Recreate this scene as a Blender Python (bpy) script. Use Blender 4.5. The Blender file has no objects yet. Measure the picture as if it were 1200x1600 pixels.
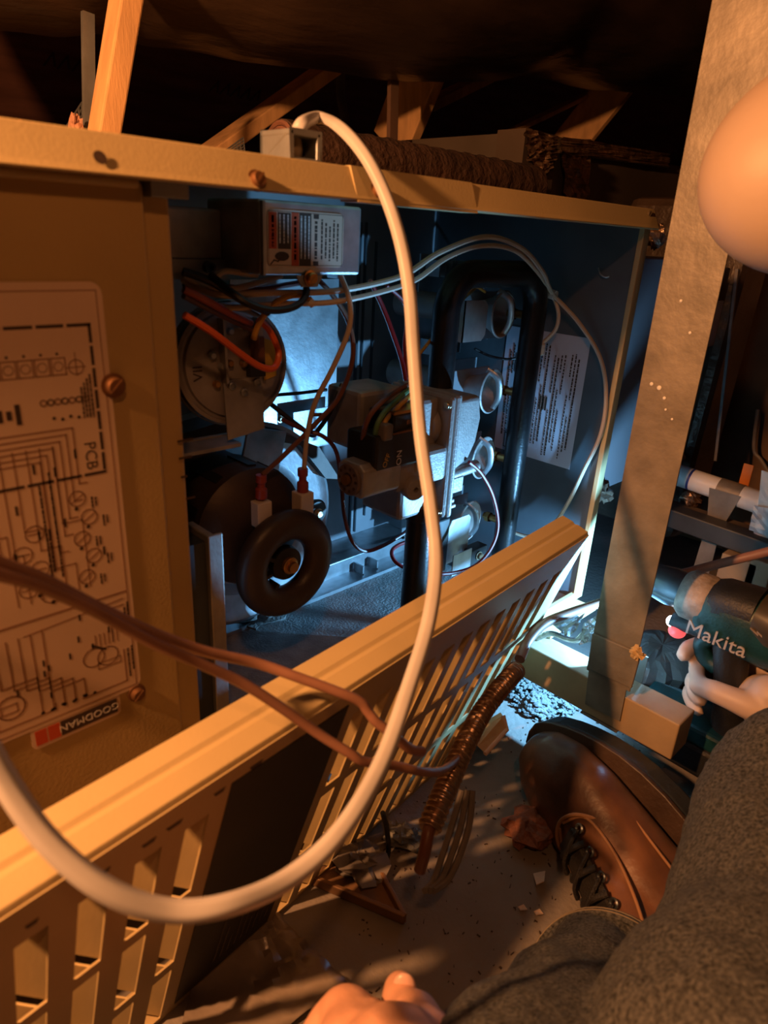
import bpy, bmesh, math, random
from mathutils import Vector as V, Matrix

random.seed(7)
S = bpy.context.scene
COL = S.collection
PI = math.pi

# ------------------------------------------------------------------ camera
F = 1057.946
CAM = V((-0.7001, -0.3487, 0.4102))
RX = V((0.71614612, -0.69591492, 0.05326506))      # camera right in the world
RD = V((-0.23041223, -0.30776748, -0.92314104))    # camera down
RF = V((0.65882088, 0.64883095, -0.3807538))       # camera forward
cam_d = bpy.data.cameras.new('camera')
cam_d.sensor_width = 36.0
cam_d.lens = 36.0 * F / 1600.0
cam_d.clip_start = 0.02
cam_d.dof.use_dof = True
cam_d.dof.focus_distance = 0.78
cam_d.dof.aperture_fstop = 9.0
cam = bpy.data.objects.new('camera', cam_d)
cam.matrix_world = Matrix(((RX.x, -RD.x, -RF.x, CAM.x), (RX.y, -RD.y, -RF.y, CAM.y), (RX.z, -RD.z, -RF.z, CAM.z), (0, 0, 0, 1)))
COL.objects.link(cam)
S.camera = cam

# ------------------------------------------------------------------ world, exposure
W = bpy.data.worlds.new('world')
S.world = W
W.use_nodes = True
W.node_tree.nodes['Background'].inputs[0].default_value = (0.75, 0.5, 0.34, 1)
W.node_tree.nodes['Background'].inputs[1].default_value = 0.011
S.view_settings.view_transform = 'Standard'
S.view_settings.look = 'None'
S.view_settings.gamma = 1.0
S.view_settings.exposure = 0.0
S.view_settings.use_curve_mapping = False

BULB = V((-1.00, -0.03, 0.63))          # work lamp hanging over the furnace front
BULB_AIM = V((1.0, 0.12, -0.22)).normalized()
BULB_W = 43.0
BULB_COL = (1.0, 0.42, 0.15)
FILL = V((-0.80, -0.50, 0.85))         # added fill bulb behind the camera, warms the furnace interior
FILL_W = 4.0
FILL_COL = (1.0, 0.38, 0.13)
LED_W = 12.0
LED_COL = (0.20, 0.56, 1.0)
FLOOR = -0.12

# ------------------------------------------------------------------ helpers
def ray(px, py): return RX * (px - 600) + RD * (py - 800) + RF * F
def PL(px, py, n, k):
    d = ray(px, py); n = V(n)
    return CAM + d * ((k - CAM.dot(n)) / d.dot(n))
def PX(px, py, x): return PL(px, py, (1, 0, 0), x)
def PY(px, py, y): return PL(px, py, (0, 1, 0), y)
def PZ(px, py, z): return PL(px, py, (0, 0, 1), z)
def PD(px, py, d): return CAM + ray(px, py).normalized() * d

def mat(name, col, rough=0.55, metal=0.0, var=0.18, vs=14.0, bump=0.0, bs=220.0, coat=0.0, col2=None, spec=0.5, stretch=None, emit=0.0, detail=5.0, alpha=1.0, trans=0.0):
    m = bpy.data.materials.new(name); m.use_nodes = True
    nt = m.node_tree; b = nt.nodes['Principled BSDF']
    b.inputs['Roughness'].default_value = rough
    b.inputs['Metallic'].default_value = metal
    b.inputs['Specular IOR Level'].default_value = spec
    b.inputs['Coat Weight'].default_value = coat
    b.inputs['Alpha'].default_value = alpha
    b.inputs['Transmission Weight'].default_value = trans
    tc = nt.nodes.new('ShaderNodeTexCoord')
    src = tc.outputs['Object']
    if stretch:
        mp = nt.nodes.new('ShaderNodeMapping'); mp.inputs['Scale'].default_value = stretch
        nt.links.new(src, mp.inputs['Vector']); src = mp.outputs['Vector']
    n = nt.nodes.new('ShaderNodeTexNoise'); n.inputs['Scale'].default_value = vs; n.inputs['Detail'].default_value = detail
    nt.links.new(src, n.inputs['Vector'])
    r = nt.nodes.new('ShaderNodeValToRGB')
    c0 = [max(0, c * (1 - var)) for c in col]; c1 = [min(1, c * (1 + var)) for c in (col2 or col)]
    r.color_ramp.elements[0].position = 0.3; r.color_ramp.elements[0].color = (*c0, 1)
    r.color_ramp.elements[1].position = 0.7; r.color_ramp.elements[1].color = (*c1, 1)
    nt.links.new(n.outputs['Fac'], r.inputs['Fac']); nt.links.new(r.outputs['Color'], b.inputs['Base Color'])
    if emit:
        b.inputs['Emission Color'].default_value = (*col, 1); b.inputs['Emission Strength'].default_value = emit
    if bump:
        n2 = nt.nodes.new('ShaderNodeTexNoise'); n2.inputs['Scale'].default_value = bs; n2.inputs['Detail'].default_value = 4
        nt.links.new(src, n2.inputs['Vector'])
        bp = nt.nodes.new('ShaderNodeBump'); bp.inputs['Strength'].default_value = bump; bp.inputs['Distance'].default_value = 0.003
        nt.links.new(n2.outputs['Fac'], bp.inputs['Height']); nt.links.new(bp.outputs['Normal'], b.inputs['Normal'])
    return m

def frames(pts):
    n = len(pts); T = []
    for i in range(n):
        a = pts[max(0, i - 1)]; b = pts[min(n - 1, i + 1)]
        t = (b - a); T.append(t.normalized() if t.length > 1e-9 else V((0, 0, 1)))
    up = V((0, 0, 1)) if abs(T[0].z) < 0.9 else V((1, 0, 0))
    N = (up - T[0] * up.dot(T[0])).normalized(); out = []
    for t in T:
        N = (N - t * N.dot(t))
        N = N.normalized() if N.length > 1e-6 else t.orthogonal().normalized()
        out.append((t, N, t.cross(N)))
    return out

def spline(pts, n=8):
    pts = [V(p) for p in pts]; out = []
    for i in range(len(pts) - 1):
        p0 = pts[max(0, i - 1)]; p1 = pts[i]; p2 = pts[i + 1]; p3 = pts[min(len(pts) - 1, i + 2)]
        for k in range(n):
            t = k / n
            out.append(0.5 * ((2 * p1) + (p2 - p0) * t + (2 * p0 - 5 * p1 + 4 * p2 - p3) * t * t + (3 * p1 - p0 - 3 * p2 + p3) * t ** 3))
    out.append(pts[-1]); return out

class MB:
    def __init__(s): s.v = []; s.f = []
    def add(s, vs, fs):
        o = len(s.v); s.v += [V(p) for p in vs]; s.f += [tuple(i + o for i in f) for f in fs]; return s
    def obox(s, c, a, b, d):
        c, a, b, d = V(c), V(a), V(b), V(d)
        vs = [c + a * i + b * j + d * k for k in (-1, 1) for j in (-1, 1) for i in (-1, 1)]
        if a.cross(b).dot(d) < 0: fl = lambda f: f[::-1]
        else: fl = lambda f: f
        return s.add(vs, [fl(f) for f in ((0, 2, 3, 1), (4, 5, 7, 6), (0, 1, 5, 4), (2, 6, 7, 3), (0, 4, 6, 2), (1, 3, 7, 5))])
    def span(s, x0, x1, y0, y1, z0, z1):
        return s.obox(((x0 + x1) / 2, (y0 + y1) / 2, (z0 + z1) / 2), ((x1 - x0) / 2, 0, 0), (0, (y1 - y0) / 2, 0), (0, 0, (z1 - z0) / 2))
    def bar(s, p0, p1, w, t, side=(1, 0, 0)):
        p0, p1 = V(p0), V(p1); ax = (p1 - p0); L = ax.length; ax.normalize(); sd = V(side); sd = (sd - ax * sd.dot(ax)).normalized(); up = ax.cross(sd)
        return s.obox((p0 + p1) / 2, ax * L / 2, sd * w / 2, up * t / 2)
    def tube(s, pts, r, seg=10, flat=1.0, caps=True, flatdir=None):
        pts = [V(p) for p in pts]; n = len(pts); fr = frames(pts); vs = []
        for i, (t, N, B) in enumerate(fr):
            if flatdir is not None:
                N = V(flatdir); N = (N - t * N.dot(t)).normalized(); B = t.cross(N)
            ri = r[i] if isinstance(r, (list, tuple)) else r
            for k in range(seg):
                a = 2 * PI * k / seg; vs.append(pts[i] + N * (math.cos(a) * ri) + B * (math.sin(a) * ri * flat))
        fs = [(i * seg + k, i * seg + (k + 1) % seg, (i + 1) * seg + (k + 1) % seg, (i + 1) * seg + k) for i in range(n - 1) for k in range(seg)]
        if caps: fs += [tuple(range(seg - 1, -1, -1)), tuple(range((n - 1) * seg, n * seg))]
        return s.add(vs, fs)
    def cyl(s, p0, p1, r0, r1=None, seg=24): return s.tube([p0, p1], [r0, r0 if r1 is None else r1], seg)
    def lathe(s, prof, o, axis, seg=32, closed=False):
        o = V(o); ax = V(axis).normalized(); N = ax.orthogonal().normalized(); B = ax.cross(N); vs = []
        for r, h in prof:
            for k in range(seg):
                a = 2 * PI * k / seg; vs.append(o + ax * h + N * (math.cos(a) * r) + B * (math.sin(a) * r))
        n = len(prof); fs = []
        for i in range(n if closed else n - 1):
            j = (i + 1) % n
            fs += [(i * seg + k, i * seg + (k + 1) % seg, j * seg + (k + 1) % seg, j * seg + k) for k in range(seg)]
        return s.add(vs, fs)
    def prism(s, poly, vec):
        poly = [V(p) for p in poly]; vec = V(vec); n = len(poly); vs = poly + [p + vec for p in poly]
        fs = [tuple(range(n))[::-1], tuple(range(n, 2 * n))] + [(i, (i + 1) % n, n + (i + 1) % n, n + i) for i in range(n)]
        return s.add(vs, fs)
    def ball(s, c, r, sx=1, sy=1, sz=1, rot=None, seg=20, rings=12):
        vs = []; fs = []
        for i in range(rings + 1):
            th = PI * i / rings
            for k in range(seg):
                a = 2 * PI * k / seg; p = V((math.sin(th) * math.cos(a) * r * sx, math.sin(th) * math.sin(a) * r * sy, math.cos(th) * r * sz))
                if rot is not None: p = rot @ p
                vs.append(V(c) + p)
        for i in range(rings):
            for k in range(seg): fs.append((i * seg + k, (i + 1) * seg + k, (i + 1) * seg + (k + 1) % seg, i * seg + (k + 1) % seg))
        return s.add(vs, fs)
    def mesh(s, name, m, smooth=False):
        me = bpy.data.meshes.new(name); me.from_pydata([tuple(p) for p in s.v], [], s.f)
        bm = bmesh.new(); bm.from_mesh(me); bmesh.ops.remove_doubles(bm, verts=bm.verts, dist=1e-6); bmesh.ops.recalc_face_normals(bm, faces=bm.faces); bm.to_mesh(me); bm.free()
        if m: me.materials.append(m)
        if smooth:
            for p in me.polygons: p.use_smooth = True
            try: me.set_sharp_from_angle(angle=math.radians(38))
            except Exception: pass
        return me
    def build(s, name, m, parent=None, smooth=False, bevel=0.0, M=None, label=None):
        return link(name, s.mesh(name, m, smooth), parent, bevel, M, label)

def link(name, me, parent=None, bevel=0.0, M=None, label=None):
    o = bpy.data.objects.new(name, me); COL.objects.link(o)
    if M is not None: o.matrix_basis = M
    if parent is not None:
        o.parent = parent
        if parent.type == 'EMPTY': o.matrix_parent_inverse = parent.matrix_basis.inverted()
    if bevel:
        b = o.modifiers.new('bevel', 'BEVEL'); b.width = bevel; b.segments = 2; b.limit_method = 'ANGLE'; b.angle_limit = math.radians(40)
    if label: o['label'] = label
    return o

def tag(o, label, cat, group=None):
    o['label'] = label; o['category'] = cat
    if group: o['group'] = group
    return o
def struct(o, label=None):
    o['kind'] = 'structure'
    if label: o['label'] = label
    return o
def thing(name, label, cat, loc=(0, 0, 0), group=None):
    o = bpy.data.objects.new(name, None); o.empty_display_size = 0.02; o.location = loc
    o.matrix_basis = Matrix.Translation(V(loc)); COL.objects.link(o)
    return tag(o, label, cat, group)

def text(body, size, m, o, right, up, parent, name='lettering', depth=0.00005, align='CENTER', sx=1.0):
    c = bpy.data.curves.new(name, 'FONT'); c.body = body; c.size = size; c.extrude = depth; c.align_x = align; c.align_y = 'CENTER'; c.resolution_u = 3
    t = bpy.data.objects.new(name, c); COL.objects.link(t)
    dg = bpy.context.evaluated_depsgraph_get(); me = bpy.data.meshes.new_from_object(t.evaluated_get(dg))
    bpy.data.objects.remove(t)
    r = V(right).normalized(); u = V(up).normalized(); n = r.cross(u)
    Mx = Matrix(((r.x * sx, u.x, n.x, o[0]), (r.y * sx, u.y, n.y, o[1]), (r.z * sx, u.z, n.z, o[2]), (0, 0, 0, 1)))
    me.transform(Mx); me.materials.clear(); me.materials.append(m)
    return link(name, me, parent)

class Sheet:
    """flat print on a surface: origin o, axes r (right) and u (up), drawn a hair above it"""
    def __init__(s, o, r, u, lift=0.0005, th=0.0002): s.o = V(o); s.r = V(r).normalized(); s.u = V(u).normalized(); s.n = s.r.cross(s.u); s.l = lift; s.th = th; s.b = {}
    def p(s, x, y, z=0): return s.o + s.r * x + s.u * y + s.n * (s.l + z)
    def mb(s, k): return s.b.setdefault(k, MB())
    def rect(s, k, x0, y0, x1, y1, z=0): s.mb(k).prism([s.p(x0, y0, z), s.p(x1, y0, z), s.p(x1, y1, z), s.p(x0, y1, z)], s.n * s.th)
    def line(s, k, pts, w=0.0006):
        for (x0, y0), (x1, y1) in zip(pts, pts[1:]):
            d = V((x1 - x0, y1 - y0)); 
            if d.length < 1e-7: continue
            d.normalize(); q = V((-d.y, d.x)) * w / 2; e = d * w / 2
            s.mb(k).prism([s.p(x0 - e.x - q.x, y0 - e.y - q.y), s.p(x1 + e.x - q.x, y1 + e.y - q.y), s.p(x1 + e.x + q.x, y1 + e.y + q.y), s.p(x0 - e.x + q.x, y0 - e.y + q.y)], s.n * s.th)
    def circ(s, k, x, y, r, w=0.0006, seg=20): s.line(k, [(x + r * math.cos(2 * PI * i / seg), y + r * math.sin(2 * PI * i / seg)) for i in range(seg + 1)], w)
    def dot(s, k, x, y, r, seg=10): s.mb(k).prism([s.p(x + r * math.cos(2 * PI * i / seg), y + r * math.sin(2 * PI * i / seg)) for i in range(seg)], s.n * s.th)
    def words(s, k, x, y0, y1, h, gap=0.35, along='y', rnd=random):
        a = y0; sg = 1 if y1 > y0 else -1
        while (y1 - a) * sg > 0:
            w = h * rnd.uniform(0.5, 2.4); e = min(a + w * sg, y1) if sg > 0 else max(a + w * sg, y1)
            if along == 'y': s.rect(k, x - h / 2, min(a, e), x + h / 2, max(a, e))
            else: s.rect(k, min(a, e), x - h / 2, max(a, e), x + h / 2)
            a = e + sg * h * gap * rnd.uniform(0.7, 2.2)
    def round_rect(s, k, x0, y0, x1, y1, r, th=None, z=0):
        pts = []
        for cx, cy, a0 in ((x1 - r, y1 - r, 0), (x0 + r, y1 - r, 90), (x0 + r, y0 + r, 180), (x1 - r, y0 + r, 270)):
            for i in range(6): a = math.radians(a0 + 18 * i); pts.append(s.p(cx + r * math.cos(a), cy + r * math.sin(a), z))
        s.mb(k).prism(pts, s.n * (th or s.th))

# ------------------------------------------------------------------ materials
m_paint = mat('beige cabinet paint', (0.44, 0.30, 0.12), 0.5, 0, 0.10, 9, 0.08, 500)
m_paint2 = mat('beige door paint', (0.50, 0.38, 0.19), 0.45, 0, 0.07, 12, 0.05, 500)
m_galv = mat('galvanised steel', (0.44, 0.46, 0.48), 0.38, 0.75, 0.20, 60, 0.05, 300)
m_galvd = mat('dull galvanised sheet', (0.30, 0.32, 0.34), 0.45, 0.7, 0.25, 25, 0.06, 300)
m_steel = mat('dusty steel', (0.40, 0.38, 0.36), 0.5, 0.6, 0.25, 40, 0.1, 300)
m_base = mat('dusty base pan', (0.30, 0.31, 0.31), 0.75, 0.1, 0.22, 60, 0.6, 380)
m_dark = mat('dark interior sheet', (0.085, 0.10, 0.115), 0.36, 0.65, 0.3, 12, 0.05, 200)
m_black = mat('black pipe', (0.012, 0.012, 0.013), 0.32, 0.2, 0.4, 40, 0.1, 260)
m_blackp = mat('black plastic', (0.012, 0.012, 0.013), 0.42, 0, 0.3, 40)
m_rubber = mat('brown black rubber wheel', (0.05, 0.034, 0.026), 0.42, 0, 0.2, 30, 0.1, 300)
m_motor = mat('motor housing', (0.055, 0.035, 0.026), 0.5, 0.3, 0.3, 30, 0.1, 200)
m_alu = mat('cast aluminium', (0.34, 0.31, 0.29), 0.5, 0.4, 0.14, 60, 0.15, 420)
m_brass = mat('brass', (0.55, 0.30, 0.10), 0.35, 0.9, 0.2, 60)
m_screw = mat('zinc screw', (0.45, 0.36, 0.24), 0.35, 0.85, 0.2, 80)
m_rust = mat('rusty screw', (0.22, 0.10, 0.04), 0.6, 0.6, 0.3, 90)
m_paper = mat('label paper', (0.68, 0.50, 0.37), 0.6, 0, 0.05, 20)
m_paperw = mat('rating label paper', (0.50, 0.50, 0.58), 0.55, 0, 0.05, 20)
m_ink = mat('brown black ink', (0.05, 0.028, 0.018), 0.6, 0, 0.1)
m_inkf = mat('fine line ink', (0.26, 0.13, 0.075), 0.6, 0, 0.1)
m_red = mat('orange red print', (0.55, 0.07, 0.02), 0.5, 0, 0.08)
m_white = mat('white print', (0.75, 0.72, 0.68), 0.55, 0, 0.05)
m_wood = mat('bare framing lumber', (0.62, 0.37, 0.17), 0.7, 0, 0.22, 9, 0.15, 90, stretch=(6, 6, 1.2))
m_woodb = mat('bearer lumber', (0.34, 0.24, 0.14), 0.65, 0, 0.18, 18, 0.12, 120)
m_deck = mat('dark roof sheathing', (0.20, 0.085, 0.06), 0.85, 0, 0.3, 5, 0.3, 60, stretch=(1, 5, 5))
m_floor = mat('dusty floor board', (0.21, 0.182, 0.158), 0.85, 0, 0.28, 8, 0.5, 140)
m_flex = mat('dark shiny duct wrap', (0.060, 0.038, 0.027), 0.36, 0.15, 0.5, 5, 0.8, 22, stretch=(0.6, 2.5, 2.5))
m_wrap = mat('brown pipe insulation', (0.05, 0.025, 0.017), 0.7, 0, 0.4, 40, 0.9, 160)
m_foil = mat('wrinkled foil tape', (0.33, 0.22, 0.15), 0.3, 0.8, 0.4, 50, 1.0, 110)
m_foilb = mat('bright foil', (0.45, 0.47, 0.49), 0.38, 0.9, 0.3, 60, 1.0, 120)
m_pvc = mat('white pvc', (0.72, 0.70, 0.68), 0.4, 0, 0.05, 20)
m_romex = mat('cream cable sheath', (0.48, 0.46, 0.46), 0.45, 0, 0.06, 60)
m_brownc = mat('brown cable sheath', (0.24, 0.115, 0.075), 0.42, 0, 0.12, 60)
m_cream = mat('cream wire', (0.56, 0.44, 0.32), 0.45, 0, 0.1)
m_wred = mat('red wire', (0.22, 0.015, 0.02), 0.4, 0, 0.1)
m_wmar = mat('maroon wire', (0.10, 0.02, 0.018), 0.4, 0, 0.1)
m_wblk = mat('black wire', (0.012, 0.011, 0.011), 0.4, 0, 0.1)
m_wora = mat('orange wire', (0.85, 0.14, 0.02), 0.4, 0, 0.1)
m_wyel = mat('yellow wire', (0.60, 0.32, 0.04), 0.4, 0, 0.1)
m_wgrn = mat('green wire', (0.09, 0.20, 0.08), 0.4, 0, 0.1)
m_wbrn = mat('brown wire', (0.16, 0.06, 0.03), 0.4, 0, 0.1)
m_term = mat('red terminal sleeve', (0.32, 0.05, 0.04), 0.4, 0, 0.1)
m_nylon = mat('white nylon connector', (0.68, 0.60, 0.52), 0.4, 0, 0.06)
m_copper = mat('coppery conduit', (0.40, 0.27, 0.19), 0.3, 0.9, 0.15, 60)
m_skin = mat('skin', (0.62, 0.33, 0.22), 0.5, 0, 0.10, 30, 0.12, 420)
m_skin2 = mat('head skin', (0.56, 0.42, 0.33), 0.5, 0, 0.06, 12, 0.04, 300)
m_nail = mat('nail', (0.68, 0.42, 0.34), 0.3, 0, 0.05)
m_denim = mat('black washed denim', (0.009, 0.010, 0.011), 0.9, 0, 0.1, 430, 0.6, 1000, col2=(0.110, 0.110, 0.108), detail=4)
m_thread = mat('denim stitch', (0.20, 0.16, 0.11), 0.8)
m_leather = mat('brown boot leather', (0.06, 0.026, 0.014), 0.36, 0, 0.35, 16, 0.10, 200, col2=(0.15, 0.066, 0.034))
m_leatherd = mat('dark toe leather', (0.055, 0.032, 0.022), 0.45, 0, 0.35, 26, 0.25, 240)
m_stitch = mat('tan stitching', (0.30, 0.15, 0.07), 0.6)
m_lace = mat('black lace', (0.012, 0.010, 0.010), 0.6, 0, 0.2, 300, 0.5, 800)
m_sole = mat('black rubber sole', (0.02, 0.024, 0.028), 0.5, 0, 0.3, 40, 0.2, 200)
m_teal = mat('teal tool plastic', (0.006, 0.045, 0.05), 0.42, 0, 0.3, 60, 0.15, 420)
m_toolb = mat('black tool rubber', (0.013, 0.013, 0.013), 0.5, 0, 0.3, 60, 0.2, 420)
m_tooldust = mat('dusty tool collar', (0.30, 0.24, 0.19), 0.6, 0.2, 0.5, 60, 0.3, 300)
m_silver = mat('silver lettering', (0.55, 0.50, 0.46), 0.35, 0.3, 0.05)
m_insul = mat('white loose insulation', (0.22, 0.22, 0.21), 0.95, 0, 0.2, 60, 0.8, 300)
m_scrap = mat('red brown insulation scrap', (0.22, 0.085, 0.05), 0.9, 0, 0.4, 80, 0.9, 260)
m_tan = mat('tan scrap', (0.50, 0.34, 0.16), 0.7, 0, 0.2, 40)
m_film = mat('cloudy plastic sheet', (0.26, 0.21, 0.17), 0.22, 0, 0.35, 12, 0.8, 40)
m_greyd = mat('grey dusty cable', (0.17, 0.15, 0.14), 0.6, 0, 0.2, 60)
m_dplate = mat('dark green brown plate', (0.022, 0.019, 0.012), 0.5, 0, 0.3, 20)
m_yellow = mat('yellow label', (0.55, 0.33, 0.03), 0.5, 0, 0.15, 60)
m_alu_lit = mat('aluminium painted lit', (0.55, 0.50, 0.46), 0.4, 0, 0.1)  # paler burner metal: the light on the lowest burner is put into its colour
m_blue = mat('blue marker', (0.02, 0.04, 0.22), 0.4)
m_glass = mat('lens glass', (0.7, 0.75, 0.78), 0.05, 0, 0.02, trans=0.9)

# ================================================================== SETTING
b = MB(); b.span(-2.6, 3.2, -2.4, 2.9, FLOOR - 0.02, FLOOR)
struct(b.build('floor', m_floor), 'dusty grey attic floor board')
SL = 0.7
def roofpt(x, y, k): return V((x, y, k - SL * y))
KD, KR = 1.86, 1.30
b = MB(); b.prism([roofpt(-2.6, -2.4, KD), roofpt(3.2, -2.4, KD), roofpt(3.2, 2.55, KD), roofpt(-2.6, 2.55, KD)], (0, 0.02, 0.03))
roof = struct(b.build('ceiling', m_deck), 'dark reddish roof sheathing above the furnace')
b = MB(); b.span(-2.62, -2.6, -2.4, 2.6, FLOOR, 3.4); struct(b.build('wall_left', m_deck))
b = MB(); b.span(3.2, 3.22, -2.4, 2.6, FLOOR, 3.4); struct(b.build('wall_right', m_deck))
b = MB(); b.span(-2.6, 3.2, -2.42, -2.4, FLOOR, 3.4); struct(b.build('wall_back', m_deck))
# faint mill stamps on the sheathing
def PR(px, py, k=KR): return PL(px, py, (0, SL, 1), k)
rn = V((0, -SL, -1)).normalized()
for (px, py, w, n) in ((372, 142, 0.17, 5), (105, 97, 0.10, 3)):
    o = PR(px, py, KD) + rn * 0.002
    sh = Sheet(o, (1, 0, 0), V((0, -1, SL)), 0.0, 0.0006)
    for i in range(n):
        sh.line('a', [(i * w / n - w / 2, -0.02), (i * w / n - w / 2 + 0.012, 0.02), (i * w / n - w / 2 + 0.024, -0.016)], 0.005)
    sh.b['a'].build('stamp_mark', m_ink, roof)

# rafters and braces
def board(name, label, p0, p1, w, dep, group='roof framing boards'):
    p0, p1 = V(p0), V(p1); ax = (p1 - p0).normalized(); sd = V((1, 0, 0)); sd = (sd - ax * sd.dot(ax)).normalized(); up = ax.cross(sd)
    if up.dot(V((0, SL, 1))) < 0: up = -up
    bb = MB(); L = (p1 - p0).length; bb.obox((p0 + p1) / 2 + up * dep / 2, ax * L / 2, sd * w / 2, up * dep / 2)
    return tag(bb.build(name, m_wood, None, bevel=0.002), label, 'rafter', group)
def ext(a, b, t0, t1):
    a, b = V(a), V(b); return a + (b - a) * t0, a + (b - a) * t1
p = ext(PY(928, 217, 0.62), PY(1002, 126, 0.55), -0.5, 1.25); board('rafter', 'roof rafter with bright lower edge above the foil taped duct', p[0], p[1], 0.016, 0.09)
p = ext(PY(652, 214, 0.62), PY(690, 122, 0.56), -0.5, 1.25); board('rafter', 'wide orange lit rafter behind the loop of cream cable', p[0], p[1], 0.022, 0.10)
p = ext(PY(170, 226, 0.36), PY(198, 58, 0.36), -0.1, 1.9); board('rafter', 'bright orange upright board at the upper left, beside a thin pale strip', p[0], p[1], 0.021, 0.03)
p = ext(PY(372, 219, 0.66), PY(532, 104, 0.66), -0.2, 1.15); board('diagonal_brace', 'long thin diagonal brace left of the cable loop', p[0], p[1], 0.02, 0.06)
p = ext(PY(705, 153, 0.66), PY(768, 122, 0.66), -0.4, 1.2); board('diagonal_brace', 'short diagonal brace end right of the wide lit rafter', p[0], p[1], 0.018, 0.05)
p = ext(PY(820, 199, 0.66), PY(925, 148, 0.66), -0.4, 1.15); board('diagonal_brace', 'thin dim diagonal brace rising to the right above the foil corner', p[0], p[1], 0.010, 0.03)
bb = MB(); bb.bar(PY(140, 245, 0.42), PY(137, 20, 0.42), 0.011, 0.006); tag(bb.build('hanger_strip', m_galvd), 'narrow pale metal hanger strip beside the bright board at upper left', 'strip')
bb = MB(); bb.tube(spline([PY(533, 100, 0.85), PY(533, 150, 0.85), PY(540, 190, 0.84), PY(545, 240, 0.82)]), 0.012, 8, 0.3); tag(bb.build('hanger_strip', m_galvd, smooth=True), 'dull twisted hanger strip behind the top of the cable loop', 'strip')
bb = MB(); bb.bar(PY(612, 260, 0.52), PY(615, 90, 0.52), 0.017, 0.008); tag(bb.build('hanger_strip', mat('dark strip wood', (0.12, 0.07, 0.05), 0.7)), 'dark flat upright strip in front of the wide lit rafter', 'strip')
# scraps of insulation paper lying up on the left
def crumple(name, label, c, sx, sy, sz, m, cat, seed, amp=0.35, n=14):
    rr = random.Random(seed); me = MB(); me.ball((0, 0, 0), 1, 1, 1, 1, None, n, 9)
    vals = {}
    vs = []
    for q in me.v:
        key = (round(q.x, 3), round(q.y, 3), round(q.z, 3))
        if key not in vals: vals[key] = 1 + rr.uniform(-amp, amp)
        k = vals[key]; vs.append(V(c) + V((q.x * sx * k, q.y * sy * k, q.z * sz * k)))
    me.v = vs
    return tag(me.build(name, m, smooth=False), label, cat)
crumple('insulation_scrap', 'torn reddish insulation scrap on top of the furnace at the far left', PY(45, 207, 0.25), 0.020, 0.012, 0.006, m_scrap, 'insulation', 3, 0.4)
crumple('insulation_scrap', 'pale torn insulation tuft at the foot of the thin strip', PY(122, 214, 0.4), 0.008, 0.008, 0.016, mat('pink tuft', (0.45, 0.24, 0.16), 0.9, 0, 0.3, 60, 0.8, 200), 'insulation', 5, 0.45)
# mesh of netting behind
def netting(name, label, quad, n, m):
    bb = MB(); a, b_, c, d = [V(q) for q in quad]
    for i in range(n + 1):
        t = i / n
        bb.tube([a.lerp(d, t), b_.lerp(c, t)], 0.0011, 5); bb.tube([a.lerp(b_, t), d.lerp(c, t)], 0.0011, 5)
    return tag(bb.build(name, m), label, 'netting')
netting('wire_netting', 'greenish wire netting leaning at the upper left behind the rail', [PY(80, 235, 0.5), PY(128, 160, 0.55), PY(132, 250, 0.5), PY(100, 252, 0.5)], 9, m_galvd)
netting('wire_netting', 'small patch of netting under the foot of the diagonal brace', [PY(335, 248, 0.6), PY(380, 215, 0.6), PY(384, 252, 0.6), PY(345, 262, 0.6)], 8, m_galvd)

# big insulated flexible duct across the top
pts = [PY(-420, -470, 0.50), PY(-120, -340, 0.50), PY(130, -280, 0.50), PY(400, -195, 0.5), PY(700, -140, 0.5), PY(850, -145, 0.5), PY(1000, -125, 0.5), PY(1150, -110, 0.5)]
rad = [0.20, 0.175, 0.175, 0.183, 0.215, 0.235, 0.28, 0.33]
sp = spline(pts, 10); rr = []
for i in range(len(sp)):
    t = i / 10; k = min(int(t), 6); rr.append(rad[k] + (rad[k + 1] - rad[k]) * (t - k) + 0.002 * math.sin(i * 0.9))
bb = MB(); bb.tube(sp, rr, 40)
o = tag(bb.build('flexible_duct', m_flex, smooth=True), 'big dark plastic wrapped flexible duct running across the top', 'duct')

# things on top of / behind the furnace
t = thing('wrapped_pipe', 'brown insulation wrapped pipe lying on top of the furnace', 'pipe', PY(620, 300, 0.2))
a0, a1 = PY(440, 243, 0.2), PY(835, 247, 0.2)
zc = 0.4465 + 0.026
a0.z = a1.z = zc
bb = MB(); n = 60; bb.tube([a0.lerp(a1, i / n) for i in range(n + 1)], [0.0245 + 0.0012 * math.sin(i * 2.3) * math.sin(i * 0.7) for i in range(n + 1)], 20); bb.build('wrap', m_wrap, t, True)
bb = MB()
for k in range(5): bb.lathe([(0.0235 - k * 0.0045, -0.002), (0.0215 - k * 0.0045, -0.004), (0.0195 - k * 0.0045, -0.002)], a0, (a1 - a0), 20)
bb.build('rolled_end', mat('roll end', (0.16, 0.07, 0.045), 0.8, 0, 0.3, 60), t, True)
t = thing('plenum_box', 'foil taped sheet metal plenum box behind the furnace top at right', 'duct', PY(900, 300, 0.32))
q = PY(838, 205, 0.30); q2 = PY(1100, 245, 0.30)
bb = MB(); bb.span(q.x, q2.x + 0.3, 0.30, 0.60, 0.448, q.z); bb.build('box', mat('dim duct board', (0.09, 0.07, 0.055), 0.6, 0.2, 0.2, 8), t)
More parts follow.
